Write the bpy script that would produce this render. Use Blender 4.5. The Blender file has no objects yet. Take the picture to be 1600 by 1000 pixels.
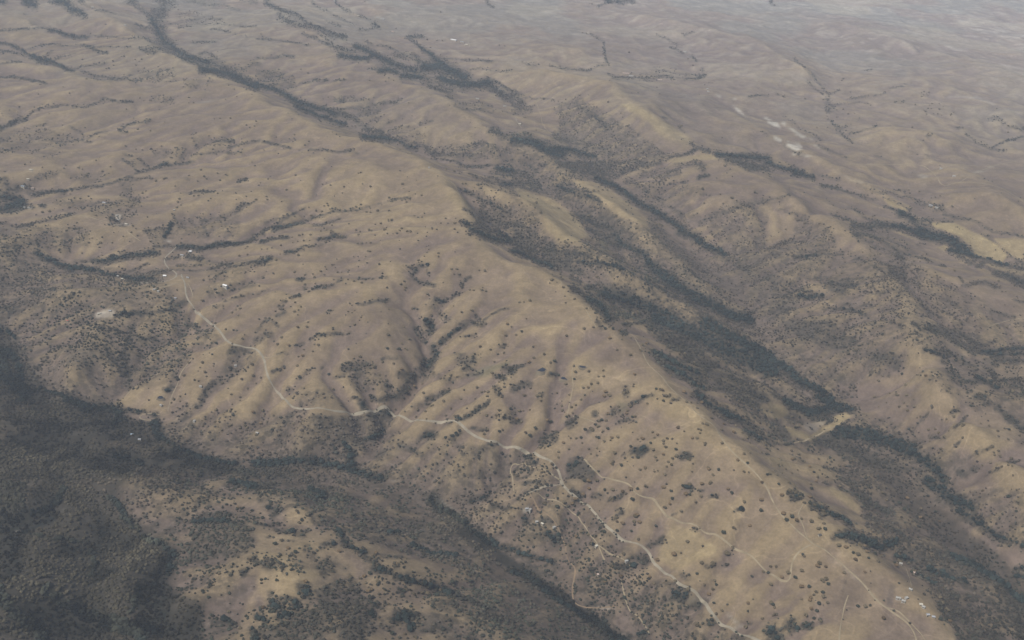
import bpy, math, random
import numpy as np
from mathutils import Matrix, Vector

# ------------------------------------------------------------------ camera
CAM_H = 1500.0
PITCH = math.radians(26.0)
ROLL = math.radians(4.0)
HFOV = math.radians(50.0)
FPX = 800.0 / math.tan(HFOV / 2)
cP, sP = math.cos(PITCH), math.sin(PITCH)
ca, sa = math.cos(ROLL), math.sin(ROLL)
FWD = np.array([0.0, cP, -sP])
R0 = np.array([1.0, 0.0, 0.0]); U0 = np.array([0.0, sP, cP])
RGT = ca * R0 + sa * U0
UPV = -sa * R0 + ca * U0
scene = bpy.context.scene
cd = bpy.data.cameras.new('camera')
cam = bpy.data.objects.new('camera', cd)
scene.collection.objects.link(cam)
cd.sensor_width = 36.0
cd.lens = 18.0 / math.tan(HFOV / 2)
cd.clip_start = 5.0
cd.clip_end = 80000.0
M3 = Matrix([[RGT[i], UPV[i], -FWD[i]] for i in range(3)])
cam.matrix_world = Matrix.Translation((0, 0, CAM_H)) @ M3.to_4x4()
scene.camera = cam

# ------------------------------------------------------------------ light
SUN_EL = math.radians(54)
SUN_AZ = math.radians(228)      # clockwise from +Y: behind the camera, to its left
sdir = Vector((math.sin(SUN_AZ) * math.cos(SUN_EL), math.cos(SUN_AZ) * math.cos(SUN_EL), math.sin(SUN_EL)))
sl = bpy.data.lights.new('sun', 'SUN'); sl.energy = 4.2; sl.angle = math.radians(0.5); sl.color = (1.0, 0.935, 0.82)
sun = bpy.data.objects.new('sun', sl); scene.collection.objects.link(sun)
sun.rotation_euler = sdir.to_track_quat('Z', 'Y').to_euler()
sun.location = (0, 0, 3000)
world = bpy.data.worlds.new('World'); scene.world = world; world.use_nodes = True
wn = world.node_tree.nodes; wl = world.node_tree.links
bg = wn['Background'] if 'Background' in wn else wn.new('ShaderNodeBackground')
sky = wn.new('ShaderNodeTexSky'); sky.sky_type = 'NISHITA'; sky.sun_disc = False
sky.sun_elevation = SUN_EL; sky.sun_rotation = SUN_AZ
wl.new(sky.outputs[0], bg.inputs[0]); bg.inputs[1].default_value = 0.085
scene.view_settings.view_transform = 'Standard'
scene.view_settings.look = 'None'
scene.view_settings.exposure = -0.06
scene.view_settings.gamma = 1.0
HAZE_DENSITY = 4.7e-5
HAZE_COLOR = (0.77, 0.86, 1.0)
scene.cycles.volume_bounces = 2

rng = np.random.default_rng(7)
random.seed(7)
C = scene.collection

# ------------------------------------------------------------------ noise
def _hash(ix, iy, seed):
    h = (ix.astype(np.int64) * 374761393 + iy.astype(np.int64) * 668265263 + seed * 1274126177) & 0xffffffff
    h = ((h ^ (h >> 13)) * 1274126177) & 0xffffffff
    h = h ^ (h >> 16)
    return (h & 0xffff) / 65535.0

def vnoise(x, y, seed=0):
    x0 = np.floor(x); y0 = np.floor(y)
    fx = x - x0; fy = y - y0
    fx = fx * fx * fx * (fx * (fx * 6 - 15) + 10); fy = fy * fy * fy * (fy * (fy * 6 - 15) + 10)
    a = _hash(x0, y0, seed); b = _hash(x0 + 1, y0, seed)
    c = _hash(x0, y0 + 1, seed); d = _hash(x0 + 1, y0 + 1, seed)
    return (a * (1 - fx) + b * fx) * (1 - fy) + (c * (1 - fx) + d * fx) * fy

def fbm(x, y, wl, octs=4, seed=0, gain=0.5):
    s = 0; a = 1; t = 0
    for k in range(octs):
        s = s + a * (vnoise(x / wl + 17.3 * k, y / wl - 9.1 * k, seed + k) * 2 - 1)
        t += a; a *= gain; wl /= 2.03
    return s / t

# ------------------------------------------------------------------ pixel <-> world
def ray(px, py):
    u = (px - 800.0) / FPX; v = (500.0 - py) / FPX
    return FWD[None, :] + np.outer(u, RGT) + np.outer(v, UPV)

def at_z(px, py, z):
    px = np.atleast_1d(np.asarray(px, float)); py = np.atleast_1d(np.asarray(py, float))
    d = ray(px, py)
    t = (z - CAM_H) / d[:, 2]
    return d[:, 0] * t, d[:, 1] * t

def project(x, y, z):
    dz = z - CAM_H
    f = y * FWD[1] + dz * FWD[2]
    f = np.where(f < 1, 1, f)
    u = (x * RGT[0] + y * RGT[1] + dz * RGT[2]) / f
    v = (x * UPV[0] + y * UPV[1] + dz * UPV[2]) / f
    return 800 + u * FPX, 500 - v * FPX, f

# ------------------------------------------------------------------ lie of the land: ridges and creeks (photo px, height in m)
LINES = '''
-100,480,-55 0,510,-70 60,590,-80 150,640,-90 250,680,-100 330,718,-105 470,728,-115 560,745,-120 640,770,-130 740,840,-140 830,900,-150 900,955,-155 960,1000,-160 1040,1060,-170
200,720,-50 300,760,-40 400,768,-25 480,800,-25 560,850,-18 640,900,-18 720,960,-28 800,1010,-40
180,690,-90 185,760,-60 165,830,-35 150,870,-38 148,920,-45 138,1000,-55 120,1080,-60
120,790,-20 115,830,-10 60,900,0 0,960,20
240,800,-40 235,860,-15 190,900,-10 180,960,-5 178,1020,0
262,860,-45 250,905,-45 220,930,-40 205,1000,-45
295,880,-20 300,950,-10 330,1010,0
0,840,-60 50,810,-50 100,790,-40
400,870,5 470,900,10 540,960,20 600,1010,20
560,745,-115 575,700,-80 610,640,-40 640,600,-5 665,560,28 670,520,58 650,450,95 640,400,115
665,560,28 690,530,58 730,490,92 760,460,110
620,560,40 600,520,65 560,480,85 620,420,120 700,380,160
700,560,45 760,540,75 800,510,100 860,480,125
480,600,5 500,560,30 480,520,50 400,500,45
460,700,-60 480,650,-20 520,600,15
650,730,-90 690,690,-35 740,640,15 800,590,60 880,540,100
150,640,-85 200,580,-60 230,540,-40 300,500,-5
100,600,-40 120,560,-15 150,520,-5 200,500,0
0,330,-40 60,300,-20 100,295,-5 200,275,20 300,255,50 400,238,80
0,460,-55 60,410,-35 150,425,-20 230,430,-8 270,392,8 330,385,22 400,370,45 500,345,75 600,310,115
100,460,10 200,455,15 300,445,25 400,420,60 500,400,90 600,360,130
0,385,15 100,345,20 200,350,30 300,310,60 400,300,90 500,280,120 600,270,145
0,280,25 100,260,35 200,240,55 300,220,80 420,215,115
0,225,-10 60,220,5 130,220,20 160,205,35 200,190,50
0,200,0 30,190,10 60,170,25 170,160,50
80,175,55 200,170,75 340,150,110
0,118,20 60,125,30 120,112,40
0,70,25 60,92,35 115,108,45 180,125,60 230,122,75
0,95,60 80,105,75 160,130,90
0,48,30 80,45,40 130,58,45 220,60,60
20,25,80 60,35,90
130,0,110 225,60,125 330,120,135 450,172,145 540,205,155 640,235,170 700,270,180 730,320,172 745,370,165 800,400,158 870,430,150 930,490,140 1000,560,120 1080,630,100 1180,710,75 1280,790,40 1400,900,5 1500,1010,-30
255,-30,62 245,40,55 255,70,50 330,105,45 450,155,38 560,200,32 640,225,28 700,248,22 800,268,10 880,310,-5 950,360,-20 1010,420,-35 1070,460,-45 1150,500,-60
420,10,140 500,60,125 600,120,120 680,150,130 760,190,120 830,225,95 880,262,65
470,5,110 560,40,95 660,70,85 700,95,78 760,130,65 800,160,55 870,200,40 920,240,15 970,290,-10 1060,365,-30 1150,450,-55 1220,550,-75 1290,640,-90 1400,745,-105 1500,840,-120 1600,935,-135 1700,1030,-145
745,320,95 800,375,60 850,400,45 950,455,5 1050,510,-25 1150,570,-55 1230,620,-78 1290,650,-90
750,285,155 820,310,140 870,350,120 920,375,95 970,420,70 1030,450,35 1100,500,0 1180,555,-35 1230,600,-60
890,275,95 960,320,70 1030,370,45 1070,400,20 1110,440,-10
1040,240,70 1100,235,110 1180,265,105 1250,300,110 1330,360,105 1400,430,95 1430,500,90 1450,560,82 1500,620,70 1560,690,60 1660,780,45
970,290,0 1040,280,55 1100,300,90 1180,330,85
1110,440,-40 1200,380,10 1300,330,60
1200,540,-65 1300,500,0 1400,480,60
1330,620,-90 1420,590,-10 1480,570,45
1380,690,-95 1480,660,-20 1560,640,30
1450,790,-110 1540,740,-30 1620,700,30
1220,650,-40 1290,690,-45
1330,740,-95 1300,700,-90 1240,700,-30
1380,870,-40 1460,890,-90 1560,960,-120
1330,760,-60 1420,800,-70 1520,880,-95 1600,960,-110
1130,240,75 1200,262,50 1280,280,38 1380,320,20 1440,385,8 1520,400,0 1600,425,-10 1700,450,-20
1340,400,70 1400,420,60 1450,480,45 1520,540,20 1600,560,0 1700,600,-10
1400,410,85 1480,430,75 1600,470,60 1700,500,50
1600,620,40 1540,600,30 1500,560,25
1130,165,110 1180,195,112 1250,235,90 1300,270,65 1400,310,40
800,105,140 900,112,180 960,125,190 1000,170,165 1050,210,120 1070,235,95
1000,122,125 1050,125,105 1105,135,95 1150,170,75 1230,180,70 1330,220,55 1400,270,45 1450,330,25
1060,160,135 1090,190,120 1120,215,105
800,120,110 870,103,110 930,108,105 1000,120,110
800,60,120 880,75,150 950,80,130
900,5,120 1000,45,110 1080,85,95 1100,115,92
560,-20,115 620,30,100 700,70,85
700,20,130 800,30,120
1000,20,170 1100,40,175 1180,60,165 1260,110,150
1270,60,90 1310,110,80 1300,150,75 1295,170,70 1350,230,55
1400,125,120 1470,122,125 1540,160,110 1600,200,100
1290,165,75 1400,157,80 1480,158,85
1300,30,140 1400,60,150 1500,90,150 1600,120,150
1370,90,100 1470,80,100 1600,100,90
1330,210,90 1400,200,110 1460,210,100 1500,240,90
1480,270,70 1560,220,60 1600,210,60
1500,290,110 1560,300,100 1600,330,90
1200,590,-30 1215,640,-20
'''
GS = 15.0
GX0, GX1, GY0, GY1 = -5200.0, 6800.0, 800.0, 13200.0
NX = int((GX1 - GX0) / GS) + 1; NY = int((GY1 - GY0) / GS) + 1
cx_, cy_, cz_ = [], [], []
for ln in LINES.strip().split('\n'):
    P = np.array([[float(v) for v in q.split(',')] for q in ln.split()])
    X, Y = at_z(P[:, 0], P[:, 1], P[:, 2])
    for i in range(len(P) - 1):
        L = math.hypot(X[i + 1] - X[i], Y[i + 1] - Y[i]); n = max(2, int(L / 8))
        t = np.linspace(0, 1, n)
        st = t * t * (3 - 2 * t)
        cx_.append(X[i] + (X[i + 1] - X[i]) * t); cy_.append(Y[i] + (Y[i + 1] - Y[i]) * t)
        cz_.append(P[i, 2] + (P[i + 1, 2] - P[i, 2]) * t)
cx_ = np.concatenate(cx_); cy_ = np.concatenate(cy_); cz_ = np.concatenate(cz_)
# meander so that no line runs straight
mx = fbm(cx_, cy_, 300, 3, 31) * 45; my = fbm(cx_, cy_, 300, 3, 57) * 45
cx_ = cx_ + mx; cy_ = cy_ + my

def resize(a, ny, nx):
    yy = np.linspace(0, a.shape[0] - 1, ny); xx = np.linspace(0, a.shape[1] - 1, nx)
    y0 = np.minimum(yy.astype(int), a.shape[0] - 2); x0 = np.minimum(xx.astype(int), a.shape[1] - 2)
    fy = (yy - y0)[:, None]; fx = (xx - x0)[None, :]
    return (a[y0][:, x0] * (1 - fy) * (1 - fx) + a[y0][:, x0 + 1] * (1 - fy) * fx
            + a[y0 + 1][:, x0] * fy * (1 - fx) + a[y0 + 1][:, x0 + 1] * fy * fx)

def solve():
    H = None
    for lev in (32, 16, 8, 4, 2, 1):
        ny = (NY - 1) // lev + 1; nx = (NX - 1) // lev + 1
        g = H
        H = np.full((ny, nx), 60.0) if g is None else resize(g, ny, nx)
        ix = np.clip(np.round((cx_ - GX0) / (GX1 - GX0) * (nx - 1)).astype(int), 0, nx - 1)
        iy = np.clip(np.round((cy_ - GY0) / (GY1 - GY0) * (ny - 1)).astype(int), 0, ny - 1)
        ok = (cx_ > GX0) & (cx_ < GX1) & (cy_ > GY0) & (cy_ < GY1)
        s = np.zeros((ny, nx)); c = np.zeros((ny, nx))
        np.add.at(s, (iy[ok], ix[ok]), cz_[ok]); np.add.at(c, (iy[ok], ix[ok]), 1)
        fm = c > 0; fv = s / np.maximum(c, 1)
        w = 0.000035 * lev * lev
        for it in range(240 if lev > 1 else 160):
            P = np.pad(H, 1, mode='edge')
            A = (P[:-2, 1:-1] + P[2:, 1:-1] + P[1:-1, :-2] + P[1:-1, 2:]) * 0.25
            H = A * (1 - w) + 60.0 * w
            H[fm] = fv[fm]
    return H, fm, fv

def blur(H, n=1):
    for _ in range(n):
        P = np.pad(H, 1, mode='edge')
        H = (P[:-2, 1:-1] + P[2:, 1:-1] + P[1:-1, :-2] + P[1:-1, 2:] + 4 * P[1:-1, 1:-1]) / 8
    return H

HB, fm_, fv_ = solve()
gxx = np.linspace(GX0, GX1, NX)[None, :]; gyy = np.linspace(GY0, GY1, NY)[:, None]
gX, gY = np.broadcast_arrays(gxx, gyy)
wx = gX + fbm(gX, gY, 500, 3, 5) * 120; wy = gY + fbm(gX, gY, 500, 3, 9) * 120
# spurs and hollows between the big ridges
rid = 1 - np.abs(fbm(wx, wy, 620, 4, 11)) * 2.2
HB = HB + 15 * rid + 8 * (1 - np.abs(fbm(wx, wy, 260, 4, 23)) * 2.4) - 11 + 6.5 * (1 - np.abs(fbm(wx, wy, 120, 2, 29)) * 2.6) - 2

HB = HB + 24 * (1 - np.abs(fbm(wx, wy, 330, 3, 37)) * 2.4) * np.clip((-250 - gX) / 300, 0, 1) * np.clip((2500 - gY) / 300, 0, 1)

def erode(H, iters=13, K=0.052, m=0.47):
    import heapq
    ny, nx = H.shape
    N = ny * nx
    offs = [-1, 1, -nx, nx, -nx - 1, -nx + 1, nx - 1, nx + 1]
    D = [1, 1, 1, 1, 1.4142, 1.4142, 1.4142, 1.4142]
    for it in range(iters):
        # quick pit removal, then steepest receiver
        F = H.copy()
        for _ in range(30):
            P = np.pad(F, 1, mode='edge')
            mn = np.minimum.reduce([P[:-2, 1:-1], P[2:, 1:-1], P[1:-1, :-2], P[1:-1, 2:], P[:-2, :-2], P[:-2, 2:], P[2:, :-2], P[2:, 2:]])
            pit = F <= mn
            F = np.where(pit, mn + 0.02, F)
        S = np.zeros((ny, nx)); R = np.arange(N).reshape(ny, nx).copy()
        idx = np.arange(N).reshape(ny, nx)
        Pd = np.pad(F, 1, constant_values=1e9)
        for dy, dx in ((0, -1), (0, 1), (-1, 0), (1, 0), (-1, -1), (-1, 1), (1, -1), (1, 1)):
            nb = Pd[1 + dy:1 + dy + ny, 1 + dx:1 + dx + nx]
            d = 1.4142 if dx and dy else 1.0
            s = (F - nb) / d
            b = s > S
            S = np.where(b, s, S); R = np.where(b, idx + dy * nx + dx, R)
        order = np.argsort(-F.ravel(), kind='stable').tolist()
        r = R.ravel().tolist()
        A = [1.0] * N
        for i in order:
            j = r[i]
            if j != i: A[j] += A[i]
        h = H.ravel().tolist()
        Am = (K * np.power(np.array(A), m)).tolist()
        for i in reversed(order):
            j = r[i]
            if j != i and h[j] < h[i]:
                k = Am[i]
                h[i] = (h[i] + k * h[j]) / (1 + k)
        H2 = np.array(h).reshape(ny, nx)
        H = blur(H2, 1) * 0.35 + H2 * 0.65
    return H, np.array(A).reshape(ny, nx)

HE, ACC = erode(HB.copy())
DRAIN = np.clip((np.log10(ACC) - 1.3) / 1.6, 0, 1)
DRAIN = blur(DRAIN, 1)

def samp(G, x, y):
    fx = np.clip((x - GX0) / GS, 0, NX - 1.001); fy = np.clip((y - GY0) / GS, 0, NY - 1.001)
    x0 = fx.astype(int); y0 = fy.astype(int); fx = fx - x0; fy = fy - y0
    return (G[y0, x0] * (1 - fy) * (1 - fx) + G[y0, x0 + 1] * (1 - fy) * fx
            + G[y0 + 1, x0] * fy * (1 - fx) + G[y0 + 1, x0 + 1] * fy * fx)

def samp3(G, x, y):      # smooth (quadratic B-spline style) sampling of a grid
    h = GS * 0.35
    return (samp(G, x - h, y - h) + samp(G, x + h, y - h) + samp(G, x - h, y + h) + samp(G, x + h, y + h)) * 0.25

def edge_w(x, y):
    d = np.minimum.reduce([x - GX0, GX1 - x, y - GY0, GY1 - y])
    return np.clip(d / 900.0, 0, 1)

def height_fn(x, y):
    w = edge_w(x, y); w = w * w * (3 - 2 * w)
    a = samp3(HE, x, y)
    b = 40 + 70 * fbm(x, y, 1700, 4, 71)
    z = a * w + b * (1 - w)
    return z + 1.6 * fbm(x, y, 70, 3, 41) + 3.0 * fbm(x, y, 190, 2, 43)

# ground mesh rows/columns: denser near, coarser far
YO = 2000.0
s_vis = np.geomspace(1250 + YO, 12800 + YO, 980)
s_near = np.geomspace(500, 1240 + YO, 45)
s_far = np.geomspace(13100 + YO, 30000 + YO, 70)
ROWS = np.concatenate([s_near, s_vis, s_far]) - YO
u_in = np.linspace(-0.43, 0.45, 860)
u_l = -np.geomspace(0.436, 1.5, 45)[::-1]; u_r = np.geomspace(0.456, 1.5, 45)
COLS = np.concatenate([u_l, u_in, u_r])
mY = np.repeat(ROWS, len(COLS)).reshape(len(ROWS), len(COLS))
mX = COLS[None, :] * (mY + YO)
mZ = height_fn(mX, mY)

def ground_z(x, y):      # height of the ground mesh itself (bilinear between its vertices)
    x = np.asarray(x, float); y = np.asarray(y, float)
    r = np.clip(np.searchsorted(ROWS, y) - 1, 0, len(ROWS) - 2)
    u = x / (y + YO)
    c = np.clip(np.searchsorted(COLS, u) - 1, 0, len(COLS) - 2)
    fy = (y - ROWS[r]) / (ROWS[r + 1] - ROWS[r]); fx = (u - COLS[c]) / (COLS[c + 1] - COLS[c])
    return (mZ[r, c] * (1 - fy) * (1 - fx) + mZ[r, c + 1] * (1 - fy) * fx
            + mZ[r + 1, c] * fy * (1 - fx) + mZ[r + 1, c + 1] * fy * fx)

def on_ground(px, py):   # where the sight line through a photo pixel meets the land
    px = np.atleast_1d(np.asarray(px, float)); py = np.atleast_1d(np.asarray(py, float))
    d = ray(px, py)
    t0 = (260 - CAM_H) / d[:, 2]; t1 = (-230 - CAM_H) / d[:, 2]
    lo = t0.copy(); hi = t1.copy(); found = np.zeros(len(px), bool); prev = t0.copy()
    for k in range(1, 90):
        t = t0 + (t1 - t0) * k / 89
        z = ground_z(d[:, 0] * t, d[:, 1] * t)
        hit = (~found) & (CAM_H + d[:, 2] * t <= z)
        lo = np.where(hit, prev, lo); hi = np.where(hit, t, hi); found |= hit; prev = t
    for k in range(14):
        m = (lo + hi) / 2
        z = ground_z(d[:, 0] * m, d[:, 1] * m)
        b = CAM_H + d[:, 2] * m <= z
        hi = np.where(b, m, hi); lo = np.where(b, lo, m)
    x = d[:, 0] * hi; y = d[:, 1] * hi
    return x, y, ground_z(x, y)

BASE_COVER = '''
@0 0
p .6 0,2080 600,2560 1000,2760 1880,2940 2240,2980 1920,3040 1520,2980 1120,3040 840,3160 760,3440 1040,4000 0,4000
p .46 2960,1200 3440,1560 4000,2000 4800,2720 5600,3400 6400,3840 6400,3600 5800,3120 5200,2560 4800,2080 4400,1680 4000,1280 3600,1000 3200,920
p .5 4920,2760 5360,2800 6400,3600 6400,4000 5920,3840 5600,3400
p .36 4400,1700 4900,1500 5600,1600 6400,2000 6400,2800 6000,2500 5600,2300 5200,2500
p .42 0,1600 1000,1700 1200,2000 1100,2400 400,2500 0,2000
p .36 1000,2700 1400,2560 2000,2600 2300,2560 2700,2760 3300,3000 3600,3300 3500,3700 2900,3300 2300,2950 1200,2860
p .36 3200,2850 3500,2950 3900,3400 4200,3700 4500,4000 3900,4000 3500,3700
p .3 800,3000 1500,3000 2000,3000 2600,3400 3400,3800 3900,4100 1000,4100 800,3500
'''
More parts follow.
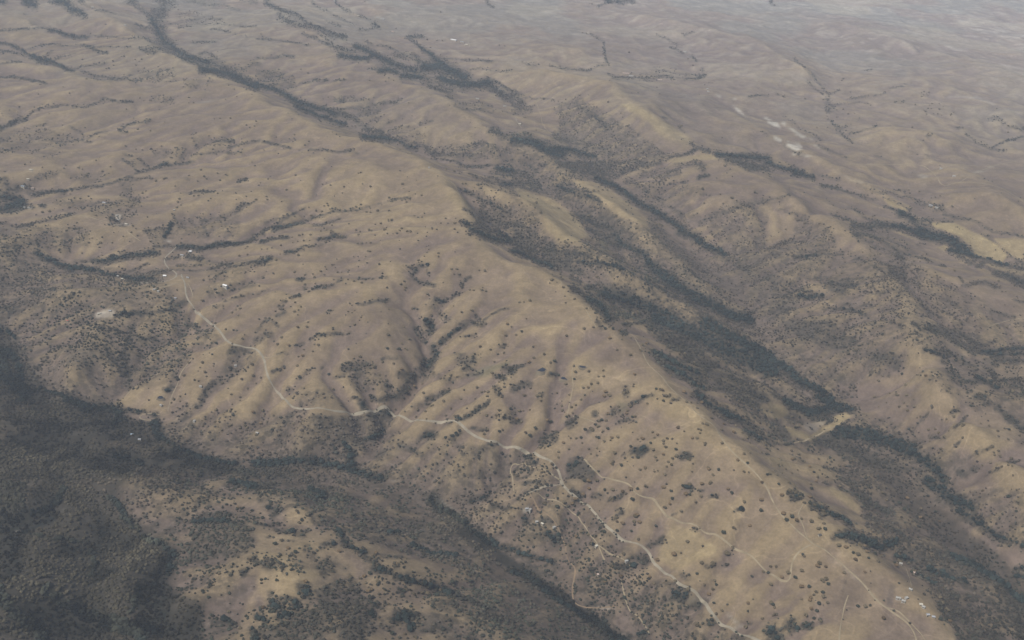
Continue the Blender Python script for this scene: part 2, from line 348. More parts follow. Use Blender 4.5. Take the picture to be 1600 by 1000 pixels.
TRACE = '''
@0 0
s 30 .9 -10,10 30,12
s 50 .95 150,10 200,30 220,40
s 50 .95 330,0 400,20 440,50 480,80 520,105
s 12 .7 440,0 560,45 650,65 720,85
s 30 .7 760,0 850,30 900,60 950,100
s 100 .8 1060,0 1010,60 970,110 1000,200 1060,290
s 60 .98 950,120 980,180 1020,250 1080,300 1160,350 1250,370 1300,390
s 48 .98 1260,430 1330,450 1420,468 1500,500 1600,545
s 35 .85 1300,390 1400,430 1500,480 1600,520
s 20 .6 860,150 910,180 950,120
s 10 .8 0,190 80,188 150,175 250,175 330,195
s 28 .95 310,195 370,200 430,215 500,230 540,235
s 10 .6 540,220 700,228 800,240 900,240 940,250
s 10 .6 180,300 300,270 400,280 500,285
s 20 .9 500,285 560,295 620,315 670,325
s 8 .6 560,285 700,290 820,290
s 20 .8 880,305 930,320 970,325
s 8 .6 860,295 1000,300 1060,310
s 22 .95 0,275 60,285 130,315 200,350
s 45 .98 200,345 250,370 300,375
s 26 .95 300,375 370,405 420,430 460,435
s 12 .7 0,330 80,330 150,350 200,350
s 8 .6 280,345 330,310
s 8 .6 320,385 380,350 470,335
s 6 .6 0,400 130,390
s 10 .7 460,430 520,410 600,395 660,390
s 14 .8 500,445 580,465 650,470 700,490 750,495 890,500
s 14 .6 720,500 820,465
s 14 .85 0,475 60,485 160,495 230,510 290,525
s 14 .6 450,665 520,670 600,640 700,625
s 14 .9 640,620 700,625 760,645 820,635
s 30 .85 0,810 60,775 110,755 160,750
s 14 .7 160,750 220,690 300,665 420,655
s 14 .6 0,890 100,880 200,870 300,875 400,885 500,870 580,885
s 20 .6 0,880 60,860
s 10 .5 150,810 220,790 280,780
s 12 .7 540,860 600,840 660,820
s 14 .7 510,830 520,870
s 10 .8 740,805 790,780 850,765 930,755
s 8 .7 740,815 800,825
s 8 .6 0,960 60,940 150,905 190,895
s 14 .7 1330,885 1380,885
s 20 .8 1400,880 1460,880
s 10 .75 1420,920 1500,900 1600,880
s 16 .6 1200,970 1300,960 1400,945 1520,950
s 10 .7 430,785 470,800 500,820
s 10 .7 780,970 830,980
s 16 .4 1240,490 1330,510
s 14 .6 1050,150 1150,130 1300,120 1380,130
s 14 .5 1110,170 1250,150 1400,160 1600,160
s 10 .8 1320,185 1380,190 1440,205
s 10 .4 1460,215 1580,230
s 8 .8 1200,262 1350,264
s 14 .6 1120,5 1250,20 1400,40 1500,70
s 14 .5 1500,10 1600,30
s 14 .8 1240,330 1300,320 1330,345
s 40 .5 1330,370 1420,420 1520,430 1600,400
s 12 .6 1300,400 1400,390
p .28 1080,60 1300,90 1350,130 1120,160
p .35 870,430 1100,420 1110,510 930,520
p .3 1130,480 1320,490 1300,550 1140,550
p .25 1200,840 1400,860 1400,960 1220,940
p .3 0,820 250,800 500,840 500,900 0,960
p .25 200,930 380,930 380,1000 200,1000
p .35 940,600 1100,590 1080,650 930,640
p .4 560,500 760,470 820,480 700,510
p .35 950,940 1150,930 1200,1000 960,1000
o 9 300,350 448,357 515,375 395,545 435,585 240,590 560,575 150,90 162,90 660,155 60,690 12,712 110,720 190,712 265,655 275,775 280,805 180,845 165,860 240,830 365,848 307,712 120,670 390,785 1030,765 835,740 790,685 1225,835 1260,626 1210,645 1180,612 1180,645 875,615 900,630 1145,545 1172,535 1213,540 945,630 1020,636 705,385 710,410 845,375 885,372 850,410 870,385 925,342 990,420 680,430 665,430 760,355 775,355 1340,745 1375,742 1440,742 1410,622 1480,605 1575,592 1560,800 1540,785 1590,790 1600,760 1510,870 1210,885 1225,905 1200,865 850,935 890,940 785,915 1010,915 940,820 620,855 540,495 530,800 860,810 1105,925 270,510 250,530 1300,510 1360,325 1340,130 1330,110 1210,500 1150,505 1430,535 1515,525 1465,560 1350,965 1330,935
@400 0
s 20 .9 60,30 130,50 200,75 260,100 330,150 420,180 500,205 560,225
s 25 .8 140,85 200,130 260,160 340,170 400,190 480,215 560,235
s 50 .35 150,110 250,130 330,150
s 15 .6 440,130 500,150 540,160
s 18 .75 300,215 360,240 420,270 470,290 540,305
s 12 .7 380,215 430,235 480,265
s 30 .75 430,270 520,300 620,310 700,300
s 40 .95 520,340 600,358 680,365 740,350
s 40 .9 620,285 700,320 780,370 860,400 940,430 1000,450
s 10 .7 560,300 640,285 700,290
s 10 .6 680,255 730,280
s 10 .8 760,290 830,300 900,330 980,360
s 40 .65 880,340 1000,370 1060,410
s 110 .95 1050,420 1150,410 1230,450 1300,490
s 70 .95 1150,500 1280,530 1400,540 1450,520
s 60 .85 1400,520 1500,560 1600,620
s 20 .95 1440,490 1500,510 1560,550 1600,580
s 30 .95 1020,310 1080,340 1140,380 1200,420
s 22 .95 940,235 1000,225 1040,230
s 20 .85 960,250 1000,280 1020,310
s 9 .7 1160,365 1300,370 1400,378 1480,380
s 7 .5 1300,440 1400,430 1500,440 1600,445
s 30 .9 735,155 765,170
s 12 .7 640,185 700,185 740,180
s 14 .7 1410,0 1450,25 1490,50
s 14 .85 540,50 570,65 600,75
s 12 .7 500,20 540,45
s 12 .6 700,430 750,440 800,430
s 40 .9 780,450 830,440 880,455
s 50 .9 920,485 980,480 1040,490
s 60 .5 930,460 1050,500 1150,550 1220,580
s 8 .75 0,240 100,245 200,260 300,275 340,285
s 14 .6 0,370 60,365 100,360
s 16 .9 110,360 180,355 240,350
s 40 .98 0,530 60,550 140,570 200,600
s 60 .92 200,600 280,640 360,670 440,690 500,720
s 32 .97 250,660 330,700 420,740 500,765 560,775
s 45 .8 500,700 600,740 700,790 780,830
s 60 .98 680,850 760,860 840,870
s 30 .9 840,870 900,890 950,920 1000,930
s 60 .6 880,870 980,900 1080,920
s 40 .7 1060,930 1150,960 1250,970 1350,960
s 14 .85 0,880 80,890 150,915 220,930
s 10 .8 330,940 420,940 500,950 580,945 640,960
s 20 .8 560,935 600,940
s 16 .8 360,495 410,500 450,495
s 12 .8 490,500 560,505
s 10 .6 270,530 350,510
s 22 .8 500,630 560,640
s 10 .8 500,690 600,680 700,665 800,655 900,645
s 16 .8 800,650 860,640 910,625
s 10 .8 820,820 880,800 960,790
s 10 .7 820,770 880,755
s 8 .7 1020,770 1100,765
s 20 .8 1080,550 1160,570
s 10 .7 1190,600 1230,620
s 8 .7 1240,660 1300,680 1400,690 1470,710 1480,690
s 50 .75 1480,820 1540,860 1600,880
s 20 .6 1280,930 1350,900 1420,885 1480,920
s 12 .6 620,160 500,100 350,20
s 10 .5 640,90 700,120 780,180
p .45 0,430 100,440 240,480 260,560 120,560 0,510
p .4 640,650 780,680 780,780 600,720
p .3 480,600 760,610 740,660 500,650
p .3 820,800 1000,800 1080,870 860,880
p .45 1080,920 1400,880 1600,920 1600,1000 1100,1000
p .25 1240,640 1470,640 1500,720 1300,680
p .2 100,850 260,860 240,900 120,900
o 8 200,710 225,745 265,720 300,700 325,460 280,435 240,490 640,395 860,505 710,505 520,795 640,830 735,610 620,630 975,725 915,745 955,645 800,720 1060,800 30,215 40,230 95,345 700,390 830,490 1155,78 1520,285 1555,290 1420,375 1070,250 1090,300 1165,258 1130,255 875,180 680,10 1210,660 1275,648 1410,660 1340,765 1370,800 1440,795 1460,750 1330,830 1345,855 1550,640 1570,705 1540,700 1380,575 1500,600 450,610 500,800 270,940 50,940 120,945 160,880 240,845 330,885 620,790 600,790 690,945 950,960 250,700 420,620 810,510 985,525 1035,550 780,730 845,880 690,885
@800 0
s 10 .9 530,40 580,22 640,12 700,20
s 8 .7 700,18 770,15
s 8 .6 60,390 170,405
s 8 .6 240,415 400,435
s 12 .95 420,432 500,435
s 6 .6 500,435 545,410 600,405
s 6 .8 570,260 567,300 580,360 598,395
s 6 .6 490,210 530,240 570,260
s 8 .6 600,460 640,485 670,500
s 12 .7 630,490 670,500
s 6 .6 640,480 760,485 900,480 1000,478
s 10 .85 1080,490 1130,495 1180,492
s 20 .9 1165,480 1200,475
s 12 .85 1120,355 1150,385
s 14 .8 1180,420 1190,450
s 7 .7 900,210 960,230 985,250
s 7 .6 990,290 1050,325 1080,335
s 7 .7 1075,220 1110,205 1140,200
s 6 .5 1000,270 1040,280
s 10 .7 1470,605 1540,600 1600,600
s 50 .75 10,580 20,620 60,650
s 10 .6 40,595 130,610 220,618 260,625
s 10 .6 0,650 60,665 130,662
s 20 .6 0,660 50,690
s 10 .7 70,820 120,835
s 16 .6 260,680 330,740 400,810 480,860
s 80 .65 400,650 480,720 560,790 640,860
s 40 .85 470,700 540,750 610,810
s 10 .7 420,600 470,650 520,690
s 80 .6 280,860 400,880 520,930 600,960
s 100 .95 0,880 100,890 200,930 300,960
s 60 .9 250,930 400,940 520,980
s 40 .6 640,860 760,930 850,970 960,990
s 20 .6 720,790 800,860 900,930 960,970
s 30 .85 980,975 1080,965 1150,940
s 20 .7 1110,880 1140,920
s 10 .8 1045,865 1090,890
s 10 .8 940,730 970,745
s 10 .5 1040,790 1080,830
s 45 .9 1270,970 1400,975 1500,985 1600,1000
s 30 .8 1170,930 1230,945
s 10 .5 1560,820 1600,850
p .45 280,640 460,630 700,790 920,950 950,1000 500,1000 300,850
p .25 900,420 1200,470 1200,500 600,500
p .3 0,560 60,560 130,700 0,720
o 9 335,625 485,25 500,28 730,330 600,640 85,735 60,770 75,735 150,815 20,710 675,480 1060,790 1050,800 1100,370 1130,410 1050,795 1125,895 605,410 840,480 870,480 920,480 1010,500 905,548 1230,520 1250,520 440,205 465,210 530,240 250,415 300,415 435,680 510,835 720,790 690,735 680,710 750,830 660,800
@1200 0
s 7 .7 0,5 40,35
s 12 .85 280,465 300,490 315,510
s 6 .5 160,370 220,420 280,465
s 6 .7 320,515 350,565 380,590 410,580 440,565
s 6 .5 250,510 300,560 345,595
s 30 .6 370,620 390,660 390,700
s 8 .6 370,740 400,760
s 6 .6 500,615 560,612 620,605
s 6 .6 660,600 730,578
s 7 .7 770,553 850,543
s 6 .6 850,525 890,518
s 8 .4 420,655 560,640 640,655
s 10 .5 790,645 850,640
s 8 .7 610,445 650,435
s 10 .6 510,830 600,820 680,790
s 8 .6 400,770 480,850 530,890
s 14 .7 990,850 1020,840
s 16 .7 1170,800 1210,800
s 7 .6 1230,830 1300,890 1370,920 1400,940
s 8 .8 1400,920 1460,890 1540,865 1600,850
s 14 .6 1400,930 1480,945
s 20 .5 1380,750 1450,750 1500,800
s 30 .6 1520,800 1600,810
s 30 .6 110,920 180,950 230,970
s 18 .5 300,900 400,960 500,990
s 10 .6 60,590 110,610
s 8 .5 980,965 1010,980
s 10 .5 660,975 710,985
s 10 .35 100,730 200,800 330,870
p .6 350,650 430,650 420,700 360,710
p .35 430,780 480,790 450,850 420,830
o 8 170,360 60,590 95,605 350,555 345,590 260,515 380,605 400,630 345,625 470,495 460,505 730,575 515,612 960,580 975,575 990,590 1005,580 960,605 970,595 1000,600 920,657 1025,650 1010,660 1070,650 1095,668 1070,685 1060,715 1035,712 1000,680 985,700 990,715 975,690 1020,680 1085,722 1160,705 1145,715 1140,722 970,880 1005,850 1000,835 1500,790 1500,830 1410,915 305,800 430,735 455,800 445,790 480,855 640,660 570,640 500,715 540,710 430,690 470,685 900,800 905,795 230,620
@0 250
s 60 .7 30,130 60,200 150,160 200,190
s 80 .92 0,240 80,250 150,270 40,300
s 30 .9 0,320 60,300 200,290
s 25 .9 200,210 300,205 400,195
s 16 .95 400,195 480,175 560,160 640,155 760,125 830,105
s 14 .8 800,125 870,115 950,118
s 16 .95 850,85 900,70 960,50 1040,30 1130,18 1210,12
s 30 .9 1000,35 1050,25
s 16 .8 760,0 820,30 850,75
s 12 .6 870,0 930,50
s 14 .6 370,235 400,220
s 24 .9 250,285 290,290
s 12 .7 560,290 620,270 690,265
s 30 .8 690,360 740,400
s 10 .8 700,405 790,400
s 12 .9 1190,208 1250,205 1330,200
s 14 .8 1160,110 1185,125
s 22 .8 1480,125 1540,130
s 12 .85 1080,340 1100,385
s 45 .95 1080,400 1060,450 1030,490
s 20 .85 920,450 1000,435 1060,440
s 20 .8 1110,425 1160,440
s 20 .7 960,540 1040,530 1090,545
s 40 .95 1100,545 1200,545 1290,545 1400,530 1480,520
s 26 .9 1400,530 1500,525 1600,500
s 12 .8 1460,330 1520,300 1600,250
s 30 .7 1480,290 1540,270
s 16 .8 1240,365 1300,380
s 14 .75 1340,370 1420,355
s 24 .75 1260,390 1290,480
s 14 .7 1190,390 1230,430
s 18 .8 730,600 800,590 900,570 970,560
s 45 .9 570,640 650,635 720,620 
s 40 .9 700,620 800,600 900,600 980,580
s 60 .95 230,580 280,620 340,640
s 70 .95 350,650 450,680 550,690 640,700
s 60 .9 640,710 720,730 830,735 950,745
s 25 .8 460,640 530,640
s 30 .6 850,730 950,700 1070,700
s 14 .8 800,690 870,670 930,650
s 20 .8 1030,620 1120,600
s 40 .8 1170,600 1250,620
s 18 .8 1110,660 1200,665 1300,640
s 14 .7 1100,690 1200,690 1270,690
s 18 .9 1300,690 1380,670 1440,660
s 20 .8 1420,680 1500,670 1600,635
s 12 .7 1340,730 1400,700
s 26 .7 1300,820 1340,800
s 10 .8 1400,880 1480,855 1560,840 1600,830
s 14 .7 1330,920 1400,900
s 20 .75 640,750 720,770
s 14 .85 490,745 520,755
s 40 .75 1050,895 1150,890
s 50 .9 700,970 800,970 880,960 
s 40 .85 880,960 1000,940 1100,930
s 40 .7 400,840 460,840
s 80 .85 20,930 90,920 60,960
s 20 .8 290,800 350,810
s 20 .7 0,400 100,415 200,410
s 14 .6 200,400 300,375 400,350 470,330
s 12 .9 680,400 730,408 800,408
s 60 .7 480,940 540,960
p .45 0,420 220,410 520,420 420,560 200,560 230,590 0,640
p .6 0,520 230,540 230,640 350,700 350,760 0,830
p .5 0,780 250,760 400,830 460,870 380,1000 0,1000
p .5 470,880 560,880 700,940 620,1000 400,1000
p .35 480,260 880,230 880,300 830,360 560,340
p .4 340,240 550,250 520,310 340,290
p .4 740,120 830,140 830,240 760,230
p .3 400,100 680,60 690,140 560,140
p .4 200,480 560,420 560,540 300,570
p .3 180,460 400,430 400,580 230,540
p .35 1100,380 1500,300 1500,480 1300,500 1100,480
p .3 1260,640 1600,620 1600,680 1320,800
p .45 1290,780 1600,740 1600,780 1400,840 1300,860
p .3 780,10 850,0 860,70
p .4 250,80 400,60 320,120 100,180
p .45 700,330 780,330 780,400 700,400
p .4 920,440 1100,400 1170,470 960,540
p .4 930,800 1010,810 1000,840 930,830
o 11 600,350 435,575 985,850 710,455 770,480 640,600 655,405 830,415 850,432 820,455 860,475 700,520 610,530 620,548 630,520 940,512 1135,495 1130,520 1095,165 1420,100 1375,130 1410,95 1360,85 1255,65 1275,105 1235,135 1290,120 1240,225 1270,190 1250,195 1320,200 1360,212 1180,100 1120,245 1110,265 1105,300 975,135 950,120 1040,115 1025,120 890,210 900,240 920,235 820,185 765,205 770,225 1535,555 1545,545 1545,595 1495,602 1405,628 1120,665 1105,815 1205,820 1270,755 1265,880 1395,915 1450,957 1475,940 1490,975 1500,930 750,818 710,815 690,820 575,745 505,755 490,740 790,580 760,575 860,345 820,290 870,260 840,245 410,35 490,50 440,115 515,60 540,100 550,85 640,75 680,85 690,45 265,48 155,30 30,75 190,15 225,345 310,325 265,330 570,245 440,215 435,300 465,240 500,245 470,300 545,285 530,175 570,180 20,420 370,560 295,545 320,535 560,495 555,520 575,490 470,430 480,395 510,470 490,460 1390,360 1325,420 1340,390 1380,390 1440,345 1465,325 1490,310 1110,910 1060,920 1210,935 1245,940 945,925 905,935 950,865 935,872 1395,655
@400 250
s 14 .9 0,480 60,440 130,400 200,355 260,325 300,300
s 30 .8 0,480 50,460
s 20 .8 250,395 300,380 350,360 420,345
s 20 .95 30,510 90,495 150,490 210,485
s 30 .9 110,430 180,420 240,410 290,390
s 12 .95 410,345 480,325 520,320
s 18 .9 480,310 520,320
s 9 .9 550,320 610,310 680,295 730,285
s 22 .9 400,490 460,490 500,480
s 26 .95 480,465 540,475
s 24 .9 0,640 60,640 90,620
s 36 .95 30,630 90,615
s 12 .8 0,655 90,657
s 22 .9 180,590 240,580 290,560
s 8 .8 300,545 360,540 420,525
s 9 .85 360,410 420,400 470,385 530,370
s 9 .7 60,390 130,370 200,350
s 14 .8 840,255 900,250 960,240
s 8 .9 840,378 860,378
s 10 .7 770,272 790,272
s 22 .95 260,740 295,738
s 18 .95 360,810 420,790 475,770
s 18 .9 500,750 535,755
s 16 .8 300,780 305,805
s 14 .8 0,745 40,730
s 8 .8 0,832 80,812
s 24 .95 230,860 280,850
s 14 .9 160,880 190,885
s 24 .8 140,910 160,935 180,960 130,985
s 20 .97 700,885 760,876 825,872
s 14 .9 640,900 680,895
s 12 .8 430,950 470,940
s 30 .9 975,670 1010,690
s 26 .95 1020,655 1080,650
s 24 .8 970,700 990,740 1020,770 1080,790
s 22 .85 1060,770 1110,795
s 8 .9 1070,690 1080,720
s 36 .95 1120,880 1170,890 1190,870
s 14 .9 1200,870 1240,845 1280,830
s 22 .95 1285,770 1300,800
s 22 .98 1310,755 1345,740
s 10 .8 1260,715 1280,735
s 60 .55 1100,920 1150,960 1200,990
s 14 .95 1490,955 1520,935 1575,925
s 14 .9 1430,995 1480,960
s 24 .95 1380,970 1395,990
s 8 .8 640,745 710,745
s 8 .8 775,738 820,735
s 18 .95 980,930 1005,935
s 12 .8 1010,975 1025,985
s 14 .8 1155,0 1220,10 1280,25
s 14 .9 1270,35 1330,40 1400,45 1470,40
s 40 .95 1500,50 1560,70 1600,75
s 14 .8 1330,90 1360,105 1420,130
s 14 .8 1440,135 1500,145
s 40 .95 1540,145 1600,150
s 26 .9 1280,180 1340,210 1400,240 1470,275 1540,310
s 14 .9 1290,305 1330,325 1370,355
s 100 .8 1430,340 1500,380 1600,400
s 60 .95 1520,460 1600,500
s 40 .97 1290,390 1340,410
s 60 .9 1340,440 1420,470 1500,500 1580,510
p .6 1370,220 1600,290 1600,330 1440,340
p .75 1400,350 1600,300 1600,520 1400,490 1330,420
o 12 90,105 75,122 28,145 247,98 655,82 640,85 550,170 715,170 665,152 915,152 900,70 830,238 960,240 1035,222 940,265 830,320 760,322 715,330 690,328 655,282 625,295 445,275 450,288 425,290 330,298 290,310 195,345 170,350 240,355 300,355 345,350 375,320 410,325 990,350 1012,360 1037,360 1185,368 1248,367 1155,397 1052,335 1240,400 1240,75 1188,60 1270,85 1385,155 1310,150 1290,150 1380,255 1395,258 1360,262 1490,250 1580,268 1400,308 1070,455 1065,480 1100,435 1260,455 1375,490 1080,560 1068,580 1052,604 1140,585 1140,606 1015,630 950,672 1222,685 1255,685 1238,716 1395,692 1430,695 1170,768 1335,815 1360,816 1415,798 1410,815 1435,822 1345,940 1350,945 1285,955 1060,905 975,930 930,815 935,800 905,780 925,760 818,800 770,656 700,572 712,575 685,605 638,606 610,607 475,658 440,685 403,698 580,690 660,770 612,760 730,745 715,520 690,520 660,525 635,525 625,440 650,450 640,470 745,405 800,440 810,435 815,425 895,440 910,430 900,445 945,450 965,450 880,460 820,462 745,472 720,445 705,440 780,400 845,378 35,560 70,558 98,552 155,537 260,510 298,508 335,505 230,520 225,485 270,475 290,470 340,470 405,447 440,440 475,410 470,445 480,450 435,520 390,540 360,540 265,600 265,560 20,790 45,740 240,703 305,720 355,715 370,775 365,738 485,750 510,705 535,705 305,780 330,825 220,855 155,935 170,910 180,885 245,893 265,940 240,950 280,920 260,970 600,910 585,900 655,985 830,935 600,957 575,750 1080,850 1070,840 1085,870 1095,975 1110,1000 1235,915 540,480 510,490 420,495 65,230 70,250 160,262 190,190 0,250 18,160 415,155 465,160 440,145 150,590 125,630 575,950
@800 250
p .85 230,0 1000,0 800,60 700,100 600,130 500,100 330,60
p .7 0,100 60,110 150,130 180,150 160,200 80,180 0,160
s 50 .8 0,70 80,80 140,110 160,150
s 30 .7 50,20 110,30 160,70
s 30 .8 160,60 220,20
p .65 240,150 350,120 480,180 560,270 590,300 720,380 760,430 840,600 780,620 600,500 480,420 380,300 260,230
s 40 .9 270,160 350,190 420,210 520,240 560,290
s 60 .8 330,260 420,320 500,350 580,400
s 120 .85 430,370 520,400 600,430 680,470
s 60 .95 520,110 620,160 700,200 760,250 830,290 900,320 950,350
s 70 .95 880,320 960,360 1030,400 1100,450
s 80 .93 1050,440 1130,480 1200,530 1280,570 1330,590
s 90 .7 1200,540 1320,600 1400,650 1480,680
p .35 680,100 850,130 1000,120 1200,180 1100,270 1200,360 1080,400 950,320 760,230
p .5 800,60 1050,30 1050,100 960,120 760,110
s 60 .6 720,130 850,200 950,270 1060,340
s 50 .6 1030,10 1150,20 1200,50
s 60 .8 1350,0 1440,20 1520,40 1600,60
s 30 .9 1170,115 1220,100
s 12 .9 1170,215 1240,220
s 24 .8 1060,130 1090,140
s 60 .6 1180,390 1300,340 1420,300 1520,270 1600,250
s 16 .8 1240,380 1330,330 1440,300 1520,290
p .4 1180,380 1400,360 1480,330 1600,340 1600,500 1340,540 1240,460
p .35 1280,300 1560,260 1600,330 1460,380 1280,420
p .5 1350,520 1600,470 1600,1000 1550,960 1380,800 1420,680
p .85 0,370 100,400 200,470 260,520 380,560 420,640 460,720 260,690 120,620 0,590
s 40 .9 0,570 90,600 170,640 250,680
s 80 .85 200,560 300,580 400,590 500,620 560,660 640,680
p .55 380,540 480,540 560,560 600,650 620,640 700,700 820,700 760,600 600,600 430,640
s 50 .9 420,640 560,650 640,670 700,690
s 90 .9 640,480 740,560 830,600 860,660 900,700 980,740
s 60 .85 480,440 600,490 680,540 760,570
p .55 700,480 860,600 980,720 1080,810 1200,900 1300,1000 1000,960 840,800 700,700
s 130 .95 880,660 960,730 1040,790 1140,850 1240,900 1350,960 1480,1000
p .4 820,420 1060,500 1200,560 1400,680 1540,900 1600,1000 1500,960 1200,800 1000,680 860,560
s 60 .5 900,600 1020,650 1120,720
s 60 .8 480,800 560,790 650,790 720,800
s 160 .93 580,830 700,850 800,890 900,940 1000,990
s 80 .95 470,870 530,900 580,950 600,990
s 70 .7 380,810 450,830 500,870
p .6 600,880 840,960 1000,1000 620,1000
s 20 .8 370,720 400,740 430,760
s 16 .7 380,780 420,810
p .4 1360,820 1600,760 1600,980
o 13 235,118 250,125 210,120 190,100 170,25 60,270 178,332 150,270 290,305 370,345 380,350 480,355 330,235 510,195 540,195 565,190 595,190 520,230 650,350 460,180 780,400 775,430 830,485 880,490 900,405 920,400 935,410 1375,240 1300,218 1515,207 1530,210 1200,275 1320,275 1565,240 1440,285 1580,265 1330,40 960,130 1150,205 1190,185 985,150 1520,480 1570,460 1410,415 1400,550 165,390 180,400 110,385 350,500 340,520 345,540 330,515 290,500 390,545 430,545 470,515 500,545 510,550 555,570 530,735 545,740 570,590 300,715 305,735 315,745 380,725 380,740 250,720 255,750 245,755 320,800 110,882 120,885 75,890 45,892 390,872 335,895 465,930 655,957 680,955 695,957 760,960 755,965 785,955 850,720 90,995 480,885 455,885 400,780 1490,915 1600,700
@1200 250
s 60 .9 0,20 80,50 160,65 220,75
s 40 .9 150,85 220,95 280,105
s 26 .6 0,10 60,30
s 8 .7 320,95 380,110 450,120
s 20 .8 330,160 400,170 430,175
s 18 .8 400,165 440,180
s 12 .9 440,180 500,195 560,210 620,235 680,245
s 12 .5 560,150 640,190 700,205 800,190 880,185
s 14 .6 620,180 680,200 740,205
s 10 .5 780,210 900,240 1000,270 1100,320 1180,360
s 16 .5 860,215 950,260 1040,290
s 40 .5 940,260 1030,290 1080,300
s 14 .7 1100,340 1200,370 1300,390 1400,440 1480,460 1600,490
s 12 .8 1380,490 1440,530 1500,590 1560,625 1600,640
s 9 .8 1180,420 1250,460 1350,475 1400,475
s 8 .7 980,400 1060,395 1160,385
s 8 .8 720,245 760,250 850,290 900,310
s 12 .9 720,285 780,310 830,320
s 70 .98 820,330 880,350 910,370
s 30 .6 930,370 1020,380
s 60 .98 780,410 870,430 950,470 1050,500
s 110 .98 930,430 1040,470 1120,500 1200,550
s 70 .98 1140,490 1220,540 1280,590
s 40 .95 1130,570 1220,580 1300,600 1400,620 1470,650
s 26 .95 1460,640 1540,670 1600,690
s 14 .9 1180,600 1260,630 1290,630
s 26 .8 1300,660 1340,650
s 60 .85 1430,700 1520,730 1600,770
s 12 .8 500,290 560,320 620,350 650,370
s 20 .5 400,340 470,370 560,400
s 60 .85 540,410 620,420 700,410 760,410
s 30 .8 600,400 680,380
s 10 .6 640,380 760,400 800,410
s 30 .8 540,460 620,470 700,490
s 18 .9 640,475 720,510 780,540 820,580
s 12 .9 820,580 900,600 980,615 1030,635
s 50 .8 820,600 840,620
s 14 .7 60,310 130,340 190,355 250,350
s 14 .6 0,245 60,235 130,225
s 50 .5 200,430 300,480 330,540
s 20 .7 0,555 60,530 120,510 180,500
s 40 .6 20,590 120,600 200,590
s 30 .9 170,610 250,610 300,600
s 14 .85 300,600 380,590 460,590
s 12 .9 200,622 280,625
s 30 .7 540,610 580,630 640,660 700,690
s 14 .85 640,650 740,660 800,670 900,680 950,690
s 40 .7 700,690 800,720 880,760 940,790
s 60 .75 760,690 850,720
s 14 .8 260,740 350,740 450,745 600,740 760,725
s 60 .85 380,760 450,780 540,780
s 40 .8 400,810 480,820
s 20 .7 560,830 640,830 740,830
s 60 .75 0,740 100,760 200,830
s 50 .95 180,850 260,860 330,850
s 40 .7 60,840 140,860
s 20 .7 760,870 820,840 860,810
s 20 .6 760,890 840,900
s 16 .8 480,910 600,905 700,915
s 30 .95 470,935 560,950 620,970
s 30 .7 350,930 470,930
s 14 .8 760,940 820,960 870,990
s 20 .7 960,905 1020,950 1080,980
s 14 .9 1060,850 1130,880 1200,930 1270,970
s 20 .7 1000,820 1060,850
s 30 .6 1220,780 1350,770 1440,790
s 14 .8 1190,730 1220,760
s 10 .9 1540,870 1600,900
s 14 .9 1390,935 1460,955 1540,980
s 20 .5 0,790 60,760
s 10 .9 1075,655 1115,665
s 30 .6 1200,600 1260,640
p .3 0,230 120,240 130,260 0,280
p .45 160,360 360,400 420,520 380,620 160,620 0,640 0,560 160,490
p .3 500,370 760,380 800,600 620,560 520,470
p .25 620,500 900,530 960,600 780,600
p .5 0,560 420,560 300,720 100,720 0,700
p .5 240,740 760,720 740,760 560,860 400,820
p .45 500,600 980,670 940,790 760,760 560,680
p .35 760,780 960,800 960,1000 620,950 760,880
p .35 980,800 1120,820 1200,880 1100,960 1000,1000
p .7 0,700 180,750 300,830 320,870 200,900 140,980 0,1000
p .5 1320,640 1600,640 1600,760 1440,720
p .3 750,430 800,460 900,520 1000,520 900,560 760,500
o 10 400,160 435,155 430,165 345,125 100,232 135,225 60,240 1150,290 1155,295 1075,225 1045,235 1020,240 945,200 885,210 880,190 650,210 730,205 665,350 655,355 390,420 480,445 450,395 530,385 480,370 210,380 180,380 235,395 430,330 370,425 410,430 320,400 305,500 310,505 360,510 405,545 380,500 590,578 655,545 660,555 715,505 705,520 735,545 765,570 775,590 770,600 685,590 700,590 665,600 640,545 870,615 910,635 950,635 900,650 905,655 990,695 985,700 1045,705 1055,725 1075,735 1100,755 1060,745 1150,775 1180,800 1215,765 1210,740 1020,790 1080,790 1165,695 1200,730 1110,665 1250,660 1310,660 1390,650 1400,660 1350,640 1440,760 1405,780 1485,825 1560,865 950,790 650,875 665,915 640,905 555,745 515,770 940,760 920,850 910,865 890,820 770,780 720,830 990,875 1115,960 1130,940 1150,965 1270,870 320,755 330,715 160,485 130,500 110,435 230,400 500,590 480,640 380,670 1030,640 990,590 1540,780 1600,620 1500,750 350,690
@0 500
p .75 0,0 60,40 130,140 200,250 250,400 330,430 400,520 0,560
s 60 .98 0,60 60,80 100,120
s 130 .98 60,200 130,300 120,400 60,350
s 200 .9 0,200 60,380 150,460
p .45 60,0 1000,0 1000,80 1040,180 1200,180 1180,280 1080,340 900,360 800,420 740,480 620,540 500,520 400,460 250,400 220,250 130,130
s 70 .85 830,60 800,160 760,230 800,330 800,420
s 60 .8 660,160 720,260 770,340
s 40 .7 600,40 720,80 860,110 1000,120
p .5 860,130 1180,180 1160,260 980,340 850,340
p .4 1220,50 1330,40 1380,120 1300,180 1200,170
s 30 .9 1180,30 1230,45
s 20 .9 1130,110 1160,95
s 30 .6 1270,80 1320,120
s 24 .9 1090,340 1120,370
s 30 .95 1050,440 1090,420
s 24 .95 1030,440 1070,450
s 60 .5 1420,300 1480,330 1380,400 1300,450
p .45 1440,180 1600,170 1600,260 1520,340 1400,380 1280,480 1200,560 1100,640 1060,580 1220,500 1380,340
s 60 .7 1460,200 1540,190
s 50 .7 1250,490 1230,560
s 40 .7 1380,380 1300,430 1270,480 1170,580
